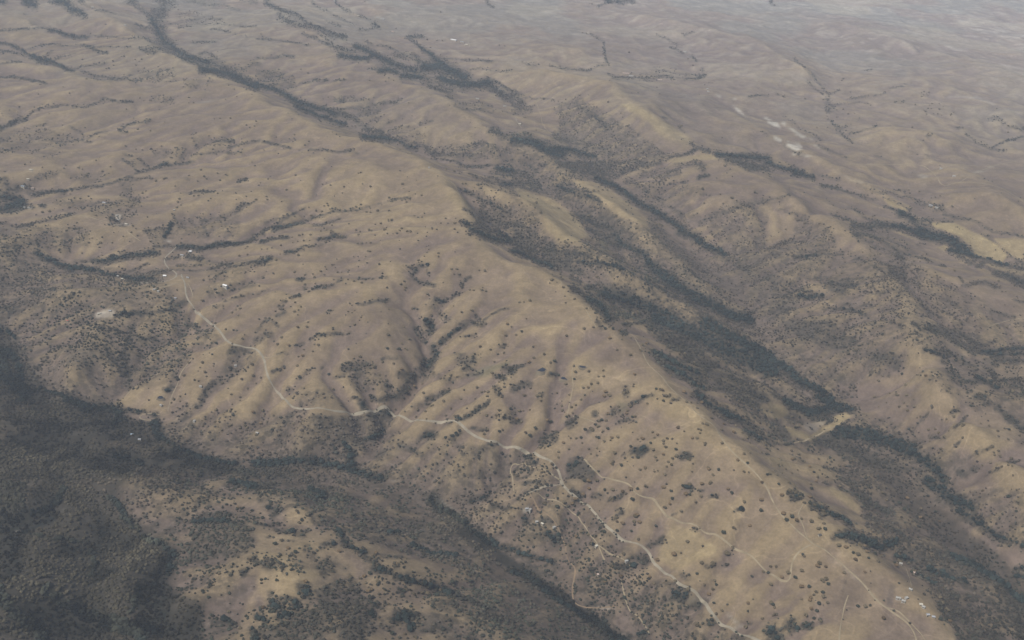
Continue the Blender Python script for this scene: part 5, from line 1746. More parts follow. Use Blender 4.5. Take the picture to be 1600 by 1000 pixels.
def ico(sub):
    t = (1 + 5 ** 0.5) / 2
    v = [(-1, t, 0), (1, t, 0), (-1, -t, 0), (1, -t, 0), (0, -1, t), (0, 1, t), (0, -1, -t), (0, 1, -t), (t, 0, -1), (t, 0, 1), (-t, 0, -1), (-t, 0, 1)]
    f = [(0, 11, 5), (0, 5, 1), (0, 1, 7), (0, 7, 10), (0, 10, 11), (1, 5, 9), (5, 11, 4), (11, 10, 2), (10, 7, 6), (7, 1, 8), (3, 9, 4), (3, 4, 2), (3, 2, 6), (3, 6, 8), (3, 8, 9), (4, 9, 5), (2, 4, 11), (6, 2, 10), (8, 6, 7), (9, 8, 1)]
    v = [np.array(p) / np.linalg.norm(p) for p in v]
    for _ in range(sub):
        c = {}; g = []
        def mid(a, b):
            k = (min(a, b), max(a, b))
            if k not in c:
                p = v[a] + v[b]; v.append(p / np.linalg.norm(p)); c[k] = len(v) - 1
            return c[k]
        for a, b, d in f:
            ab, bd, da = mid(a, b), mid(b, d), mid(d, a)
            g += [(a, ab, da), (b, bd, ab), (d, da, bd), (ab, bd, da)]
        f = g
    return np.array(v), np.array(f)
ICO0, ICO1 = ico(0), ico(1)

def blob_forms(base, n, lump, flat):
    out = []
    for i in range(n):
        v, f = base
        r = np.random.default_rng(100 + i)
        k = 1 + lump * (r.random(len(v)) - 0.5) * 2
        w = v * k[:, None]
        w[:, 2] = np.where(w[:, 2] < 0, w[:, 2] * 0.55, w[:, 2]) * flat
        s = 0.85 + 0.3 * r.random(2)
        w[:, 0] *= s[0]; w[:, 1] *= s[1]
        out.append(w)
    return out, base[1]
FAR_FORMS, FAR_F = blob_forms(ICO0, 10, 0.28, 0.85)
NEAR_FORMS, NEAR_F = blob_forms(ICO1, 14, 0.30, 0.9)

def scatter_mesh(name, x, y, r, tint, forms, faces, squash=None):
    n = len(x)
    z = ground_z(x, y)
    V = []; Cc = []; which = rng.integers(0, len(forms), n); ang = rng.random(n) * 6.283
    nv = len(forms[0])
    V = np.zeros((n, nv, 3)); FM = np.stack(forms)[which]
    c, s = np.cos(ang)[:, None], np.sin(ang)[:, None]
    hh = r * (0.75 + 0.35 * rng.random(n))
    V[..., 0] = x[:, None] + r[:, None] * (FM[..., 0] * c - FM[..., 1] * s)
    V[..., 1] = y[:, None] + r[:, None] * (FM[..., 0] * s + FM[..., 1] * c)
    V[..., 2] = z[:, None] + hh[:, None] * (FM[..., 2] + 0.62)
    F = (faces[None] + (np.arange(n) * nv)[:, None, None]).reshape(-1, 3)
    TC = np.repeat(np.concatenate([tint, np.ones((n, 1))], 1)[:, None, :], nv, 1).reshape(-1, 4)
    return np_mesh(name, V.reshape(-1, 3), F, False, FOL, TC)

OAK_T = np.array([0.112, 0.091, 0.058]); WOOD_T = np.array([0.040, 0.045, 0.034]); BRUSH_T = np.array([0.085, 0.070, 0.055])
BLUE_T = np.array([0.017, 0.027, 0.028]); CHAP_T = np.array([0.050, 0.046, 0.036])

def tints(n, x, y, dens, u, v):
    a = np.clip(0.5 + fbm(x, y, 420, 3, 201) * 1.1 + (rng.random(n) - 0.5) * 0.8, 0, 1)[:, None]
    t = BRUSH_T * (1 - a) + WOOD_T * a
    b = np.clip((dens - 0.9) * 18, 0, 1)[:, None]
    c = np.clip((dens - 0.62) * 5, 0, 1)[:, None]
    t = t * (1 - c) + CHAP_T * c
    t = t * (1 - b) + (WOOD_T * 0.25 + BLUE_T * 0.75) * b
    zd = mlook(ZN['d'], u, v)[:, None]
    dn = np.clip(0.60 + 1.5 * fbm(x, y, 130, 4, 151) - 0.55 * np.clip(samp(HE - blur(HE, 8), x, y) / 2.0, -1, 1), 0.1, 1)[:, None]
    t = t * (1 - 0.85 * zd * dn)
    t = t + zd * (1 - dn) * np.array([0.028, 0.022, 0.010])
    t = t * (1 + 0.45 * fbm(x, y, 190, 3, 207))[:, None]
    return t * (0.6 + 0.8 * rng.random((n, 1)))

# woods: jittered cells over the land, kept where the survey shows canopy
def wood_points():
    X = []; Y = []; DN = []
    y = 850.0
    while y < 12500:
        band = 350 if y < 4000 else 900
        cell = 7.6 + 6.5 * min(1, max(0, (y - 1800) / 5000)) 
        half0 = 0.42 * (y + band + YO) + 350
        nx = int(2 * half0 / cell); ny = int(band / cell)
        gx = (np.arange(nx) + 0.5)[None, :] * cell - half0 + 150; gy = y + (np.arange(ny) + 0.5)[:, None] * cell
        gx, gy = np.broadcast_arrays(gx, gy)
        px = (gx + (rng.random(gx.shape) - 0.5) * cell).ravel(); py = (gy + (rng.random(gx.shape) - 0.5) * cell).ravel()
        pz = ground_z(px, py)
        u, v, f = project(px, py, pz)
        ok = (u > -520) & (u < 2120) & (v > -55) & (v < 1750) & (f > 50)
        px, py, pz, u, v = px[ok], py[ok], pz[ok], u[ok], v[ok]
        d = cover(VEG, px, py, u, v)
        n = fbm(px, py, 34, 2, 301) * 0.9 + fbm(px, py, 110, 2, 305) * 0.6
        pr = np.where(d > 0.04, np.clip(d * 1.02 + n * 1.15 * np.clip(1.2 - d, 0.22, 0.6), 0, 1) ** 1.15, 0)
        bgs = 0.030 * np.clip(fbm(px, py, 210, 3, 311) * 3 - 0.1, 0, 1) * np.clip((5200 - py) / 1500, 0.15, 1) * (v > 120)
        pr = np.maximum(pr, bgs)
        k = rng.random(len(px)) < pr
        X.append(px[k]); Y.append(py[k]); DN.append(np.stack([d[k], u[k], v[k]]))
        y += band
    return np.concatenate(X), np.concatenate(Y), np.concatenate(DN, 1)
WX, WY, WD3 = wood_points()
WD = WD3[0]

# lone trees surveyed one by one
oa = np.array(OAKS)
ox, oy, oz = on_ground(oa[:, 0], oa[:, 1])
_, _, of = project(ox, oy, oz)
orad = np.clip(oa[:, 2] * 0.64 * of / FPX, 1.9, 8.0)
opx = orad / of * FPX
inframe = (oa[:, 0] > 4) & (oa[:, 0] < 1596) & (oa[:, 1] > 4) & (oa[:, 1] < 994)
dveg = mlook(VEG, oa[:, 0], oa[:, 1])
score = np.where(inframe, opx - 2.2 * (dveg > 0.6), -1)
keep = np.ones(len(oa), bool)
pick = []
for i in np.argsort(-score):
    if score[i] <= 0 or len(pick) >= 300: break
    if all(math.hypot(ox[i] - ox[j], oy[i] - oy[j]) > 0.55 * (orad[i] + orad[j]) for j in pick): pick.append(i)
pick_set = set(int(i) for i in pick)
rest = np.array([i for i in range(len(oa)) if i not in pick_set])

def add_wood(name, label, cat, x, y, r, t):
    near = y < 4300
    for sel in (near,):
        pass
    o = bpy.data.objects.new(name, scatter_mesh(name, x, y, r, t, *((NEAR_FORMS, NEAR_F) if near.mean() > 0.5 else (FAR_FORMS, FAR_F))))
    link(o, label=label, cat=cat, kind='stuff')

rr = np.interp(WD, [0.3, 0.6, 0.9, 0.96, 1], [2.4, 2.9, 3.2, 4.4, 4.9]) * (0.6 + 0.85 * rng.random(len(WX)) ** 1.5) * np.where(WY > 4300, 1.22, 1.0)
tt = tints(len(WX), WX, WY, WD, np.clip(WD3[1], -50, 1650), np.clip(WD3[2], -50, 1050))
nm = WY < 4300
add_wood('woodland', 'dark oak woodland and brush filling the nearer canyons and slopes', 'woodland', WX[nm], WY[nm], rr[nm], tt[nm])
add_wood('woodland', 'hazy dark woodland lining the distant creeks and far slopes', 'woodland', WX[~nm], WY[~nm], rr[~nm], tt[~nm])
tr = OAK_T[None] * (0.75 + 0.5 * rng.random((len(rest), 1)))
add_wood('oak_trees', 'small scattered oaks dotting the more distant golden slopes', 'oak trees', ox[rest], oy[rest], orad[rest], tr)

# ---- the 300 largest lone trees, each with trunk and crown
def tube(V, F, a, b, ra, rb, n=6):
    a = np.array(a, float); b = np.array(b, float); d = b - a; d /= np.linalg.norm(d)
    q = np.cross(d, [0.3, 0.9, 0.1]); q /= np.linalg.norm(q); w = np.cross(d, q)
    o = len(V)
    for p, r in ((a, ra), (b, rb)):
        for k in range(n):
            t = 6.283 * k / n
            V.append(p + r * (math.cos(t) * q + math.sin(t) * w))
    for k in range(n):
        F.append((o + k, o + (k + 1) % n, o + n + (k + 1) % n, o + n + k))

def make_oak_meshes(i):
    r = np.random.default_rng(900 + i)
    V = []; F = []
    tube(V, F, (0, 0, -0.12), (0.03, 0.02, 0.42), 0.075, 0.05)
    tips = []
    for k in range(5):
        a = 6.283 * (k + r.random() * 0.6) / 5; e = 0.45 + 0.2 * r.random()
        tip = (math.cos(a) * e, math.sin(a) * e, 0.75 + 0.2 * r.random()); tips.append(tip)
        tube(V, F, (0.03, 0.02, 0.38), tip, 0.04, 0.015, 5)
    tm = np_mesh('trunk', np.array(V), np.array(F), True, bark)
    cv_, cf = [], []; off = 0
    aspect = 0.8 + 0.4 * r.random()
    nb = 13
    for k in range(nb):
        if k < 5: c = np.array(tips[k]) * (1, 1, 1)
        else:
            a = r.random() * 6.283; e = 0.62 * math.sqrt(r.random()); c = np.array([math.cos(a) * e, math.sin(a) * e, 0.62 + 0.42 * r.random() * (1.2 - e)])
        v, f = ICO1
        w = v * (1 + 0.35 * (r.random(len(v)) - 0.5))[:, None] * (0.30 + 0.16 * r.random())
        w[:, 2] *= 0.8
        w = w + c
        w[:, 0] *= aspect
        cv_.append(w); cf.append(f + off); off += len(w)
    # leaf sprays round the outline
    for k in range(160):
        a = r.random() * 6.283; u = r.random() * 1.5 - 0.5; e = math.sqrt(max(0, 1 - min(1, abs(u)) ** 2))
        p = np.array([math.cos(a) * e * 0.86 * aspect, math.sin(a) * e * 0.86, 0.72 + 0.42 * u])
        q = p + (r.random(3) - 0.5) * 0.22; s = p + (r.random(3) - 0.5) * 0.22
        cv_.append(np.array([p, q, s])); cf.append(np.array([[off, off + 1, off + 2]])); off += 3
    cvx = np.concatenate(cv_); cfx = np.concatenate(cf)
    g = OAK_T * (0.65 + 0.7 * r.random())
    if i % 3 == 1: g = g * np.array([1.15, 1.0, 0.9])
    if i % 3 == 2: g = WOOD_T * (0.9 + 0.3 * r.random())
    cc = np.concatenate([np.broadcast_to(g, (len(cvx), 3)) * (0.85 + 0.3 * np.repeat(r.random(len(cvx) // 3 + 1), 3)[:len(cvx), None]), np.ones((len(cvx), 1))], 1)
    return tm, np_mesh('crown', cvx, cfx, False, FOL, cc)
NV = 15
OAKM = [make_oak_meshes(i) for i in range(NV)]

# ------------------------------------------------------------------ dirt roads and tracks, laid on the land
def dirt_material(name, c):
    m, nt, b = mat_new(name)
    N, L = nt.nodes, nt.links
    tc = N.new('ShaderNodeTexCoord'); n = N.new('ShaderNodeTexNoise'); n.inputs['Scale'].default_value = 0.05; n.inputs['Detail'].default_value = 5
    L.new(tc.outputs['Object'], n.inputs['Vector'])
    r = N.new('ShaderNodeValToRGB'); r.color_ramp.elements[0].position = 0.3; r.color_ramp.elements[1].position = 0.7
    r.color_ramp.elements[0].color = (*[v * 0.72 for v in c], 1); r.color_ramp.elements[1].color = (*[v * 1.15 for v in c], 1)
    L.new(n.outputs['Fac'], r.inputs[0]); L.new(r.outputs[0], b.inputs['Base Color'])
    return m
DIRT = dirt_material('pale_dirt', (0.285, 0.25, 0.19))
TRACK = dirt_material('faint_dirt', (0.275, 0.225, 0.15))
RUSTD = dirt_material('rusty_dirt', (0.24, 0.175, 0.115))

def spline(P, step_px=2.0):
    out = []
    n = len(P)
    for i in range(n - 1):
        p0 = P[max(0, i - 1)]; p1 = P[i]; p2 = P[i + 1]; p3 = P[min(n - 1, i + 2)]
        k = max(2, int(np.hypot(*(p2 - p1)) / step_px))
        for t in np.arange(k) / k:
            out.append(0.5 * ((2 * p1) + (-p0 + p2) * t + (2 * p0 - 5 * p1 + 4 * p2 - p3) * t * t + (-p0 + 3 * p1 - 3 * p2 + p3) * t ** 3))
    out.append(P[-1])
    return np.array(out)

def ribbon(name, pts, width, mat, label, lift=0.45):
    P = np.array([[float(v) for v in q.split(',')] for q in pts.split()])
    S = spline(P)
    x, y, z = on_ground(S[:, 0], S[:, 1])
    # resample by distance on the ground and smooth
    d = np.concatenate([[0], np.cumsum(np.hypot(np.diff(x), np.diff(y)))])
    n = max(8, int(d[-1] / 5.0)); t = np.linspace(0, d[-1], n)
    x = np.interp(t, d, x); y = np.interp(t, d, y)
    for _ in range(12):
        x[1:-1] = (x[:-2] + 2 * x[1:-1] + x[2:]) / 4; y[1:-1] = (y[:-2] + 2 * y[1:-1] + y[2:]) / 4
    x = x + fbm(t, t * 0 + 3.3, 60, 2, 77) * 1.2
    tx = np.gradient(x); ty = np.gradient(y); L = np.hypot(tx, ty) + 1e-9
    nx_, ny_ = -ty / L, tx / L
    w = width * 0.85 * (1 + 0.45 * fbm(t, t * 0 + width, 45, 2, 79))
    K = 7; o = np.linspace(-0.5, 0.5, K)
    X = x[:, None] + nx_[:, None] * w[:, None] * o; Y = y[:, None] + ny_[:, None] * w[:, None] * o
    Z = ground_z(X, Y) + lift
    Z[:, 0] -= lift * 1.6; Z[:, -1] -= lift * 1.6
    me = np_mesh(name, np.stack([X, Y, Z], -1).reshape(-1, 3), grid_faces(n, K), True, mat)
    o_ = bpy.data.objects.new(name, me)
    link(o_, kind='structure'); o_['label'] = label
    return o_

ROADS = [
 ('dirt_road', '283,428 290,447 290,460 300,478 312,492 330,505 345,520 360,537 380,541 398,545 412,558 415,575 420,592 432,610 450,630 458,637 480,639 500,638 520,642 545,645 565,646 585,641 606,636 613,645 625,652 650,657 680,659 708,657 722,665 740,680 755,687 770,690 790,697 815,703 840,711 862,722 874,737 878,752 881,762 895,774 907,782 920,791 932,805 945,821 962,836 975,844 995,850 1010,856 1017,867 1022,882 1037,892 1055,905 1065,916 1082,922 1095,932 1107,950 1117,965 1135,980 1155,989 1182,1000 1215,1018', 7.6, DIRT, 'main pale dirt road winding across the golden slope'),
 ('dirt_track', '905,713 911,716 920,725 930,737 950,748 975,753 988,760 990,771 1000,776 1018,776 1024,783 1030,793 1045,808 1058,815 1075,817 1088,822 1098,831 1118,835 1130,844 1145,855 1162,861 1175,869 1185,880 1198,893 1215,904 1230,911 1236,905 1236,882 1243,867 1255,856 1268,851', 5.5, TRACK, 'tan dirt track curling up to the ridge junction'),
 ('dirt_track', '990,525 1000,542 1007,557 1012,569 1025,580 1037,592 1044,602 1057,615 1072,627 1085,642 1100,655 1117,665 1125,680 1137,697 1150,712 1165,725 1182,740 1200,765 1207,782 1222,805 1235,820 1250,832 1262,842 1268,851 1283,855 1305,872 1325,890 1345,907 1360,927 1372,941 1385,949 1407,965 1425,980 1433,1005', 5.2, TRACK, 'faint ridge track running down the crest'),
 ('dirt_track', '1255,787 1250,797 1245,803 1255,818 1258,832 1262,842', 4.0, TRACK, 'short spur track above the ridge junction'),
 ('dirt_track', '1385,949 1400,951 1410,960 1425,975 1440,990 1450,1010', 4.0, TRACK, 'track below the hilltop farm'),
 ('dirt_track', '1424,918 1422,905 1418,893 1410,882 1400,878', 3.5, TRACK, 'driveway between the hilltop farm and its wooded neighbour'),
 ('dirt_track', '838,731 850,734 862,741 878,750', 5.0, TRACK, 'pale track joining the main road from the left'),
 ('dirt_track', '838,731 822,727 808,722 796,727 800,745 803,768', 4.0, TRACK, 'thin track west of the road junction'),
 ('dirt_track', '877,756 862,757 850,760 838,766 825,770 815,778', 5.0, DIRT, 'driveway leaving the main road'),
 ('dirt_track', '825,770 838,787 845,799 858,806 868,817 875,829 880,842 884,860 887,876 899,887 897,905 895,925 896,943 910,948 930,950 960,947', 4.5, RUSTD, 'rusty dirt track looping down to the canyon'),
 ('dirt_track', '838,770 858,780 876,786 890,795 905,808 912,822 922,835 932,848 938,862 945,875', 3.5, TRACK, 'thin track crossing the draw'),
 ('dirt_track', '930,850 945,860 960,867 975,876 985,884', 4.5, TRACK, 'track ending at a pale clearing'),
 ('dirt_track', '970,905 974,922 978,940 984,955 998,964 1008,975 1014,990', 4.0, TRACK, 'faint track winding through brush'),
 ('dirt_track', '300,560 295,567 287,575 281,587 278,600 272,611 266,625 262,642', 4.0, TRACK, 'track beside the triangular pond'),
 ('dirt_track', '183,628 195,620 210,605 225,597 240,588 250,583', 3.5, TRACK, 'field edge track on the left'),
 ('dirt_track', '250,655 235,657 220,655 214,651 225,647 240,645 250,648', 3.5, TRACK, 'loop of track round a dark grove'),
 ('dirt_track', '275,386 266,395 257,405 262,418 274,425 276,431 270,436 250,441 225,442 208,440 190,435', 6.0, DIRT, 'farm lane through the left valley'),
 ('dirt_track', '288,441 275,443 262,447 248,450 235,452', 4.5, TRACK, 'lane to the low farm buildings'),
 ('dirt_track', '120,336 135,338 150,342 165,347 180,352 195,359 207,368 220,377', 3.5, TRACK, 'faint track on the left hill'),
 ('dirt_track', '293,442 300,455 302,465', 3.5, TRACK, 'short farm lane'),
 ('dirt_track', '752,24 760,31 762,34 760,38', 6.0, TRACK, 'pale far track'),
 ('dirt_track', '742,45 735,46 733,55 731,64 735,73', 5.0, DIRT, 'pale far lane beside the long barn'),
 ('dirt_track', '800,95 840,102 880,106 920,109 935,106 955,102 990,95 1010,90', 5.0, TRACK, 'far valley road'),
 ('dirt_track', '950,112 985,119 1020,121 1060,124 1095,124', 5.0, TRACK, 'far creekside road'),
 ('dirt_track', '1310,160 1345,157 1380,158 1412,158 1440,154', 5.0, TRACK, 'far ranch road on the right'),
 ('dirt_track', '1405,128 1425,124 1450,122 1470,125 1487,136 1510,146', 5.0, TRACK, 'ridge road on the far right hill'),
 ('dirt_track', '1320,256 1370,257 1430,257 1448,262 1462,274 1470,287 1478,290', 4.5, TRACK, 'road across the grey fields'),
 ('dirt_track', '1478,290 1500,285 1530,286 1565,294 1600,316', 4.5, TRACK, 'pale road below the grey hill'),
 ('dirt_track', '1500,284 1530,268 1560,257 1590,252', 4.0, TRACK, 'pale road climbing the grey hill'),
 ('dirt_track', '805,182 809,192 815,200', 4.0, DIRT, 'short pale drive'),
 ('dirt_track', '838,160 845,180 850,198 870,215', 3.5, TRACK, 'far hill track'),
 ('dirt_track', '655,262 680,268 700,280 712,292 718,305', 3.5, TRACK, 'crest track on the pale shoulder'),
 ('dirt_track', '915,484 925,500 932,512', 3.5, TRACK, 'crest track above the brush'),
 ('dirt_track', '895,650 915,655 930,660', 3.5, TRACK, 'thin contour track'),
 ('dirt_track', '885,655 890,630 896,600 892,575 900,570', 3.5, TRACK, 'worn stock trail'),
 ('dirt_track', '400,555 425,558 440,553', 3.0, TRACK, 'short trail off the main road'),
 ('dirt_track', '1240,692 1260,688 1285,675 1310,664', 5.0, TRACK, 'pale track across the canyon saddle'),
 ('dirt_track', '1545,510 1560,505 1580,500 1600,497', 3.5, TRACK, 'pale line on the far right slope'),
 ('dirt_track', '1310,1020 1312,990 1318,955 1325,930', 4.0, TRACK, 'very faint trail on the lower ridge'),
 ('dirt_track', '1180,600 1178,590 1170,580', 3.5, TRACK, 'spur'),
]
for (n_, p_, w_, m_, l_) in ROADS[:-1]:
    ribbon(n_, p_, w_, m_, l_)

# ------------------------------------------------------------------ stock ponds
wat, _nt, _b = mat_new('pond_water')
_b.inputs['Roughness'].default_value = 0.12; _b.inputs['Specular IOR Level'].default_value = 0.5
_b.inputs['Base Color'].default_value = (0.018, 0.022, 0.034, 1)
mud = dirt_material('pond_mud', (0.17, 0.14, 0.10))
def pond(outline, label, wl=0.9):
    P = np.array([[float(v) for v in q.split(',')] for q in outline.split()])
    x, y, z = on_ground(P[:, 0], P[:, 1])
    cx, cy = x.mean(), y.mean()
    zc = float(ground_z(cx, cy)); zs = ground_z(x, y)
    # a small dam and cut bank hold a level sheet: rings from level water down into the slope
    zl = float(np.max(zs)) * 0.5 + zc * 0.5 + wl * 0.4
    n = len(x)
    V = [(cx, cy, zl)] + [(x[i], y[i], zl) for i in range(n)]
    F = [(0, 1 + i, 1 + (i + 1) % n) for i in range(n)]
    w = np_mesh('pond', np.array(V), np.array(F), False, wat)
    o = bpy.data.objects.new('pond', w); link(o, kind='structure'); o['label'] = label
    V = []; F = []
    for s, dz in ((0.99, -0.2), (1.04, 0.12), (1.10, 0.1), (1.5, None)):
        for i in range(n):
            X, Y = cx + (x[i] - cx) * s, cy + (y[i] - cy) * s
            V.append((X, Y, float(ground_z(X, Y)) - 1.0 if dz is None else zl + dz))
    for r_ in range(3):
        for i in range(n):
            j = (i + 1) % n
            F.append((r_ * n + i, r_ * n + j, (r_ + 1) * n + j, (r_ + 1) * n + i))
    b = np_mesh('pond_bank', np.array(V), np.array(F), True, mud)
    o = bpy.data.objects.new('pond_bank', b); link(o, kind='structure'); o['label'] = 'earth bank of the ' + label
pond('245.8,623.5 247.5,621 249.5,618.5 251.5,617 253,618.6 255,621.8 256,624.8 253,625.4 249,625', 'triangular stock pond')
pond('904.5,573 907,570.8 910.5,570.2 914,571.5 916,574.5 913,576.5 910,577.5 906.5,576', 'dark lens shaped stock pond on the open slope')
pond('875,594.5 878,591 882,588.6 885.5,589 887.5,592 885,594.5 880,596 876.5,595.8', 'narrow dark stock pond under the oaks')
pond('838.5,583.5 842,580 846,576 849.5,572 852.2,572.5 852.5,578 850,583 846,584.5', 'sloping grey stock pond beside the oaks')

# ------------------------------------------------------------------ farm buildings
def plain(name, c, rough=0.8, metal=0.0):
    m, nt, b = mat_new(name)
    N, L = nt.nodes, nt.links
    tc = N.new('ShaderNodeTexCoord'); n = N.new('ShaderNodeTexNoise'); n.inputs['Scale'].default_value = 0.6; n.inputs['Detail'].default_value = 3
    L.new(tc.outputs['Object'], n.inputs['Vector'])
    r = N.new('ShaderNodeValToRGB'); r.color_ramp.elements[0].position = 0.3; r.color_ramp.elements[1].position = 0.7
    r.color_ramp.elements[0].color = (*[v * 0.86 for v in c], 1); r.color_ramp.elements[1].color = (*[min(1, v * 1.06) for v in c], 1)
    L.new(n.outputs['Fac'], r.inputs[0]); L.new(r.outputs[0], b.inputs['Base Color'])
    b.inputs['Roughness'].default_value = rough
    return m
RM = {'w': plain('white_roof', (0.38, 0.37, 0.34), 0.5), 'g': plain('grey_roof', (0.36, 0.37, 0.39), 0.6), 'c': plain('cream_roof', (0.55, 0.51, 0.42)),
      'r': plain('red_roof', (0.36, 0.13, 0.09)), 'p': plain('pink_roof', (0.52, 0.40, 0.35)), 'b': plain('blue_roof', (0.30, 0.38, 0.46), 0.5),
      'W': plain('bright_white_roof', (0.8, 0.8, 0.79), 0.5), 'd': plain('dark_roof', (0.10, 0.095, 0.09))}
WM = {'w': plain('white_wall', (0.42, 0.40, 0.36)), 't': plain('tan_wall', (0.40, 0.35, 0.27))}
GL = plain('window_glass', (0.03, 0.035, 0.04), 0.2); DR = plain('door_paint', (0.16, 0.12, 0.09))

def box(V, F, x0, x1, y0, y1, z0, z1):
    o = len(V)
    V += [(x0, y0, z0), (x1, y0, z0), (x1, y1, z0), (x0, y1, z0), (x0, y0, z1), (x1, y0, z1), (x1, y1, z1), (x0, y1, z1)]
    F += [(o, o + 3, o + 2, o + 1), (o + 4, o + 5, o + 6, o + 7), (o, o + 1, o + 5, o + 4), (o + 1, o + 2, o + 6, o + 5), (o + 2, o + 3, o + 7, o + 6), (o + 3, o, o + 4, o + 7)]

def py_mesh(name, V, F, mat):
    me = bpy.data.meshes.new(name); me.from_pydata(V, [], F); me.update()
    if mat: me.materials.append(mat)
    return me

def building(name, cat, px, py, wpx, lpx, rot, roof, wall, label, h=3.2, group=None):
    x, y, z = [float(v[0]) for v in on_ground([px], [py])]
    _, _, f = project(np.array([x]), np.array([y]), np.array([z])); m = float(f[0]) / FPX
    W, L = max(6.5, 0.78 * wpx * m), max(5.0, 0.78 * lpx * m)
    a = math.radians(rot)
    zs = [float(ground_z(x + dx * math.cos(a) - dy * math.sin(a), y + dx * math.sin(a) + dy * math.cos(a))) for dx in (-W / 2, W / 2) for dy in (-L / 2, L / 2)]
    root = bpy.data.objects.new(name, None); root.location = (x, y, max(zs)); root.rotation_euler = (0, 0, a)
    root.empty_display_size = 3
    link(root, label, cat, group)
    base = min(zs) - max(zs) - 0.5
    V = []; F = []
    hw, hl = W / 2, L / 2; rh = min(2.6, hl * 0.42)
    V = [(-hw, -hl, base), (hw, -hl, base), (hw, hl, base), (-hw, hl, base), (-hw, -hl, h), (hw, -hl, h), (hw, hl, h), (-hw, hl, h), (-hw, 0, h + rh), (hw, 0, h + rh)]
    F = [(0, 1, 5, 4), (1, 2, 6, 9, 5), (2, 3, 7, 6), (3, 0, 4, 8, 7)]
    link(bpy.data.objects.new('wall', py_mesh('wall', V, F, WM[wall])), parent=root)
    e = 0.5; dz = rh / hl * e
    V = []
    for s in (0, 0.22):
        V += [(-hw - e, -hl - e, h - dz + s + .02), (hw + e, -hl - e, h - dz + s + .02), (hw + e, 0, h + rh + s + .02), (-hw - e, 0, h + rh + s + .02), (hw + e, hl + e, h - dz + s + .02), (-hw - e, hl + e, h - dz + s + .02)]
    F = [(6, 7, 8, 9), (9, 8, 10, 11), (0, 3, 2, 1), (3, 5, 4, 2), (0, 1, 7, 6), (4, 5, 11, 10), (1, 2, 8, 7), (2, 4, 10, 8), (5, 3, 9, 11), (3, 0, 6, 9)]
    ro = link(bpy.data.objects.new('roof', py_mesh('roof', V, F, RM[roof])), parent=root)
    V = []; F = []
    dw = 1.6 if cat == 'barn' else 0.55
    box(V, F, -dw, dw, -hl - 0.06, -hl + 0.02, 0, 2.1 if dw < 1 else 2.8)
    link(bpy.data.objects.new('door', py_mesh('door', V, F, DR)), parent=root)
    nwin = 2 if cat == 'barn' else 4
    for i in range(nwin):
        cxw = (-0.72 + 1.44 * i / (nwin - 1)) * hw
        V = []; F = []; box(V, F, cxw - 0.6, cxw + 0.6, -hl - 0.05, -hl + 0.02, 1.0, 2.1)
        link(bpy.data.objects.new('window', py_mesh('window', V, F, GL)), parent=root)
    if cat == 'house':
        V = []; F = []; box(V, F, hw * 0.35, hw * 0.35 + 0.8, -0.9, -0.2, h + rh * 0.4, h + rh + 1.0)
        link(bpy.data.objects.new('chimney', py_mesh('chimney', V, F, DR)), parent=ro)
    return root

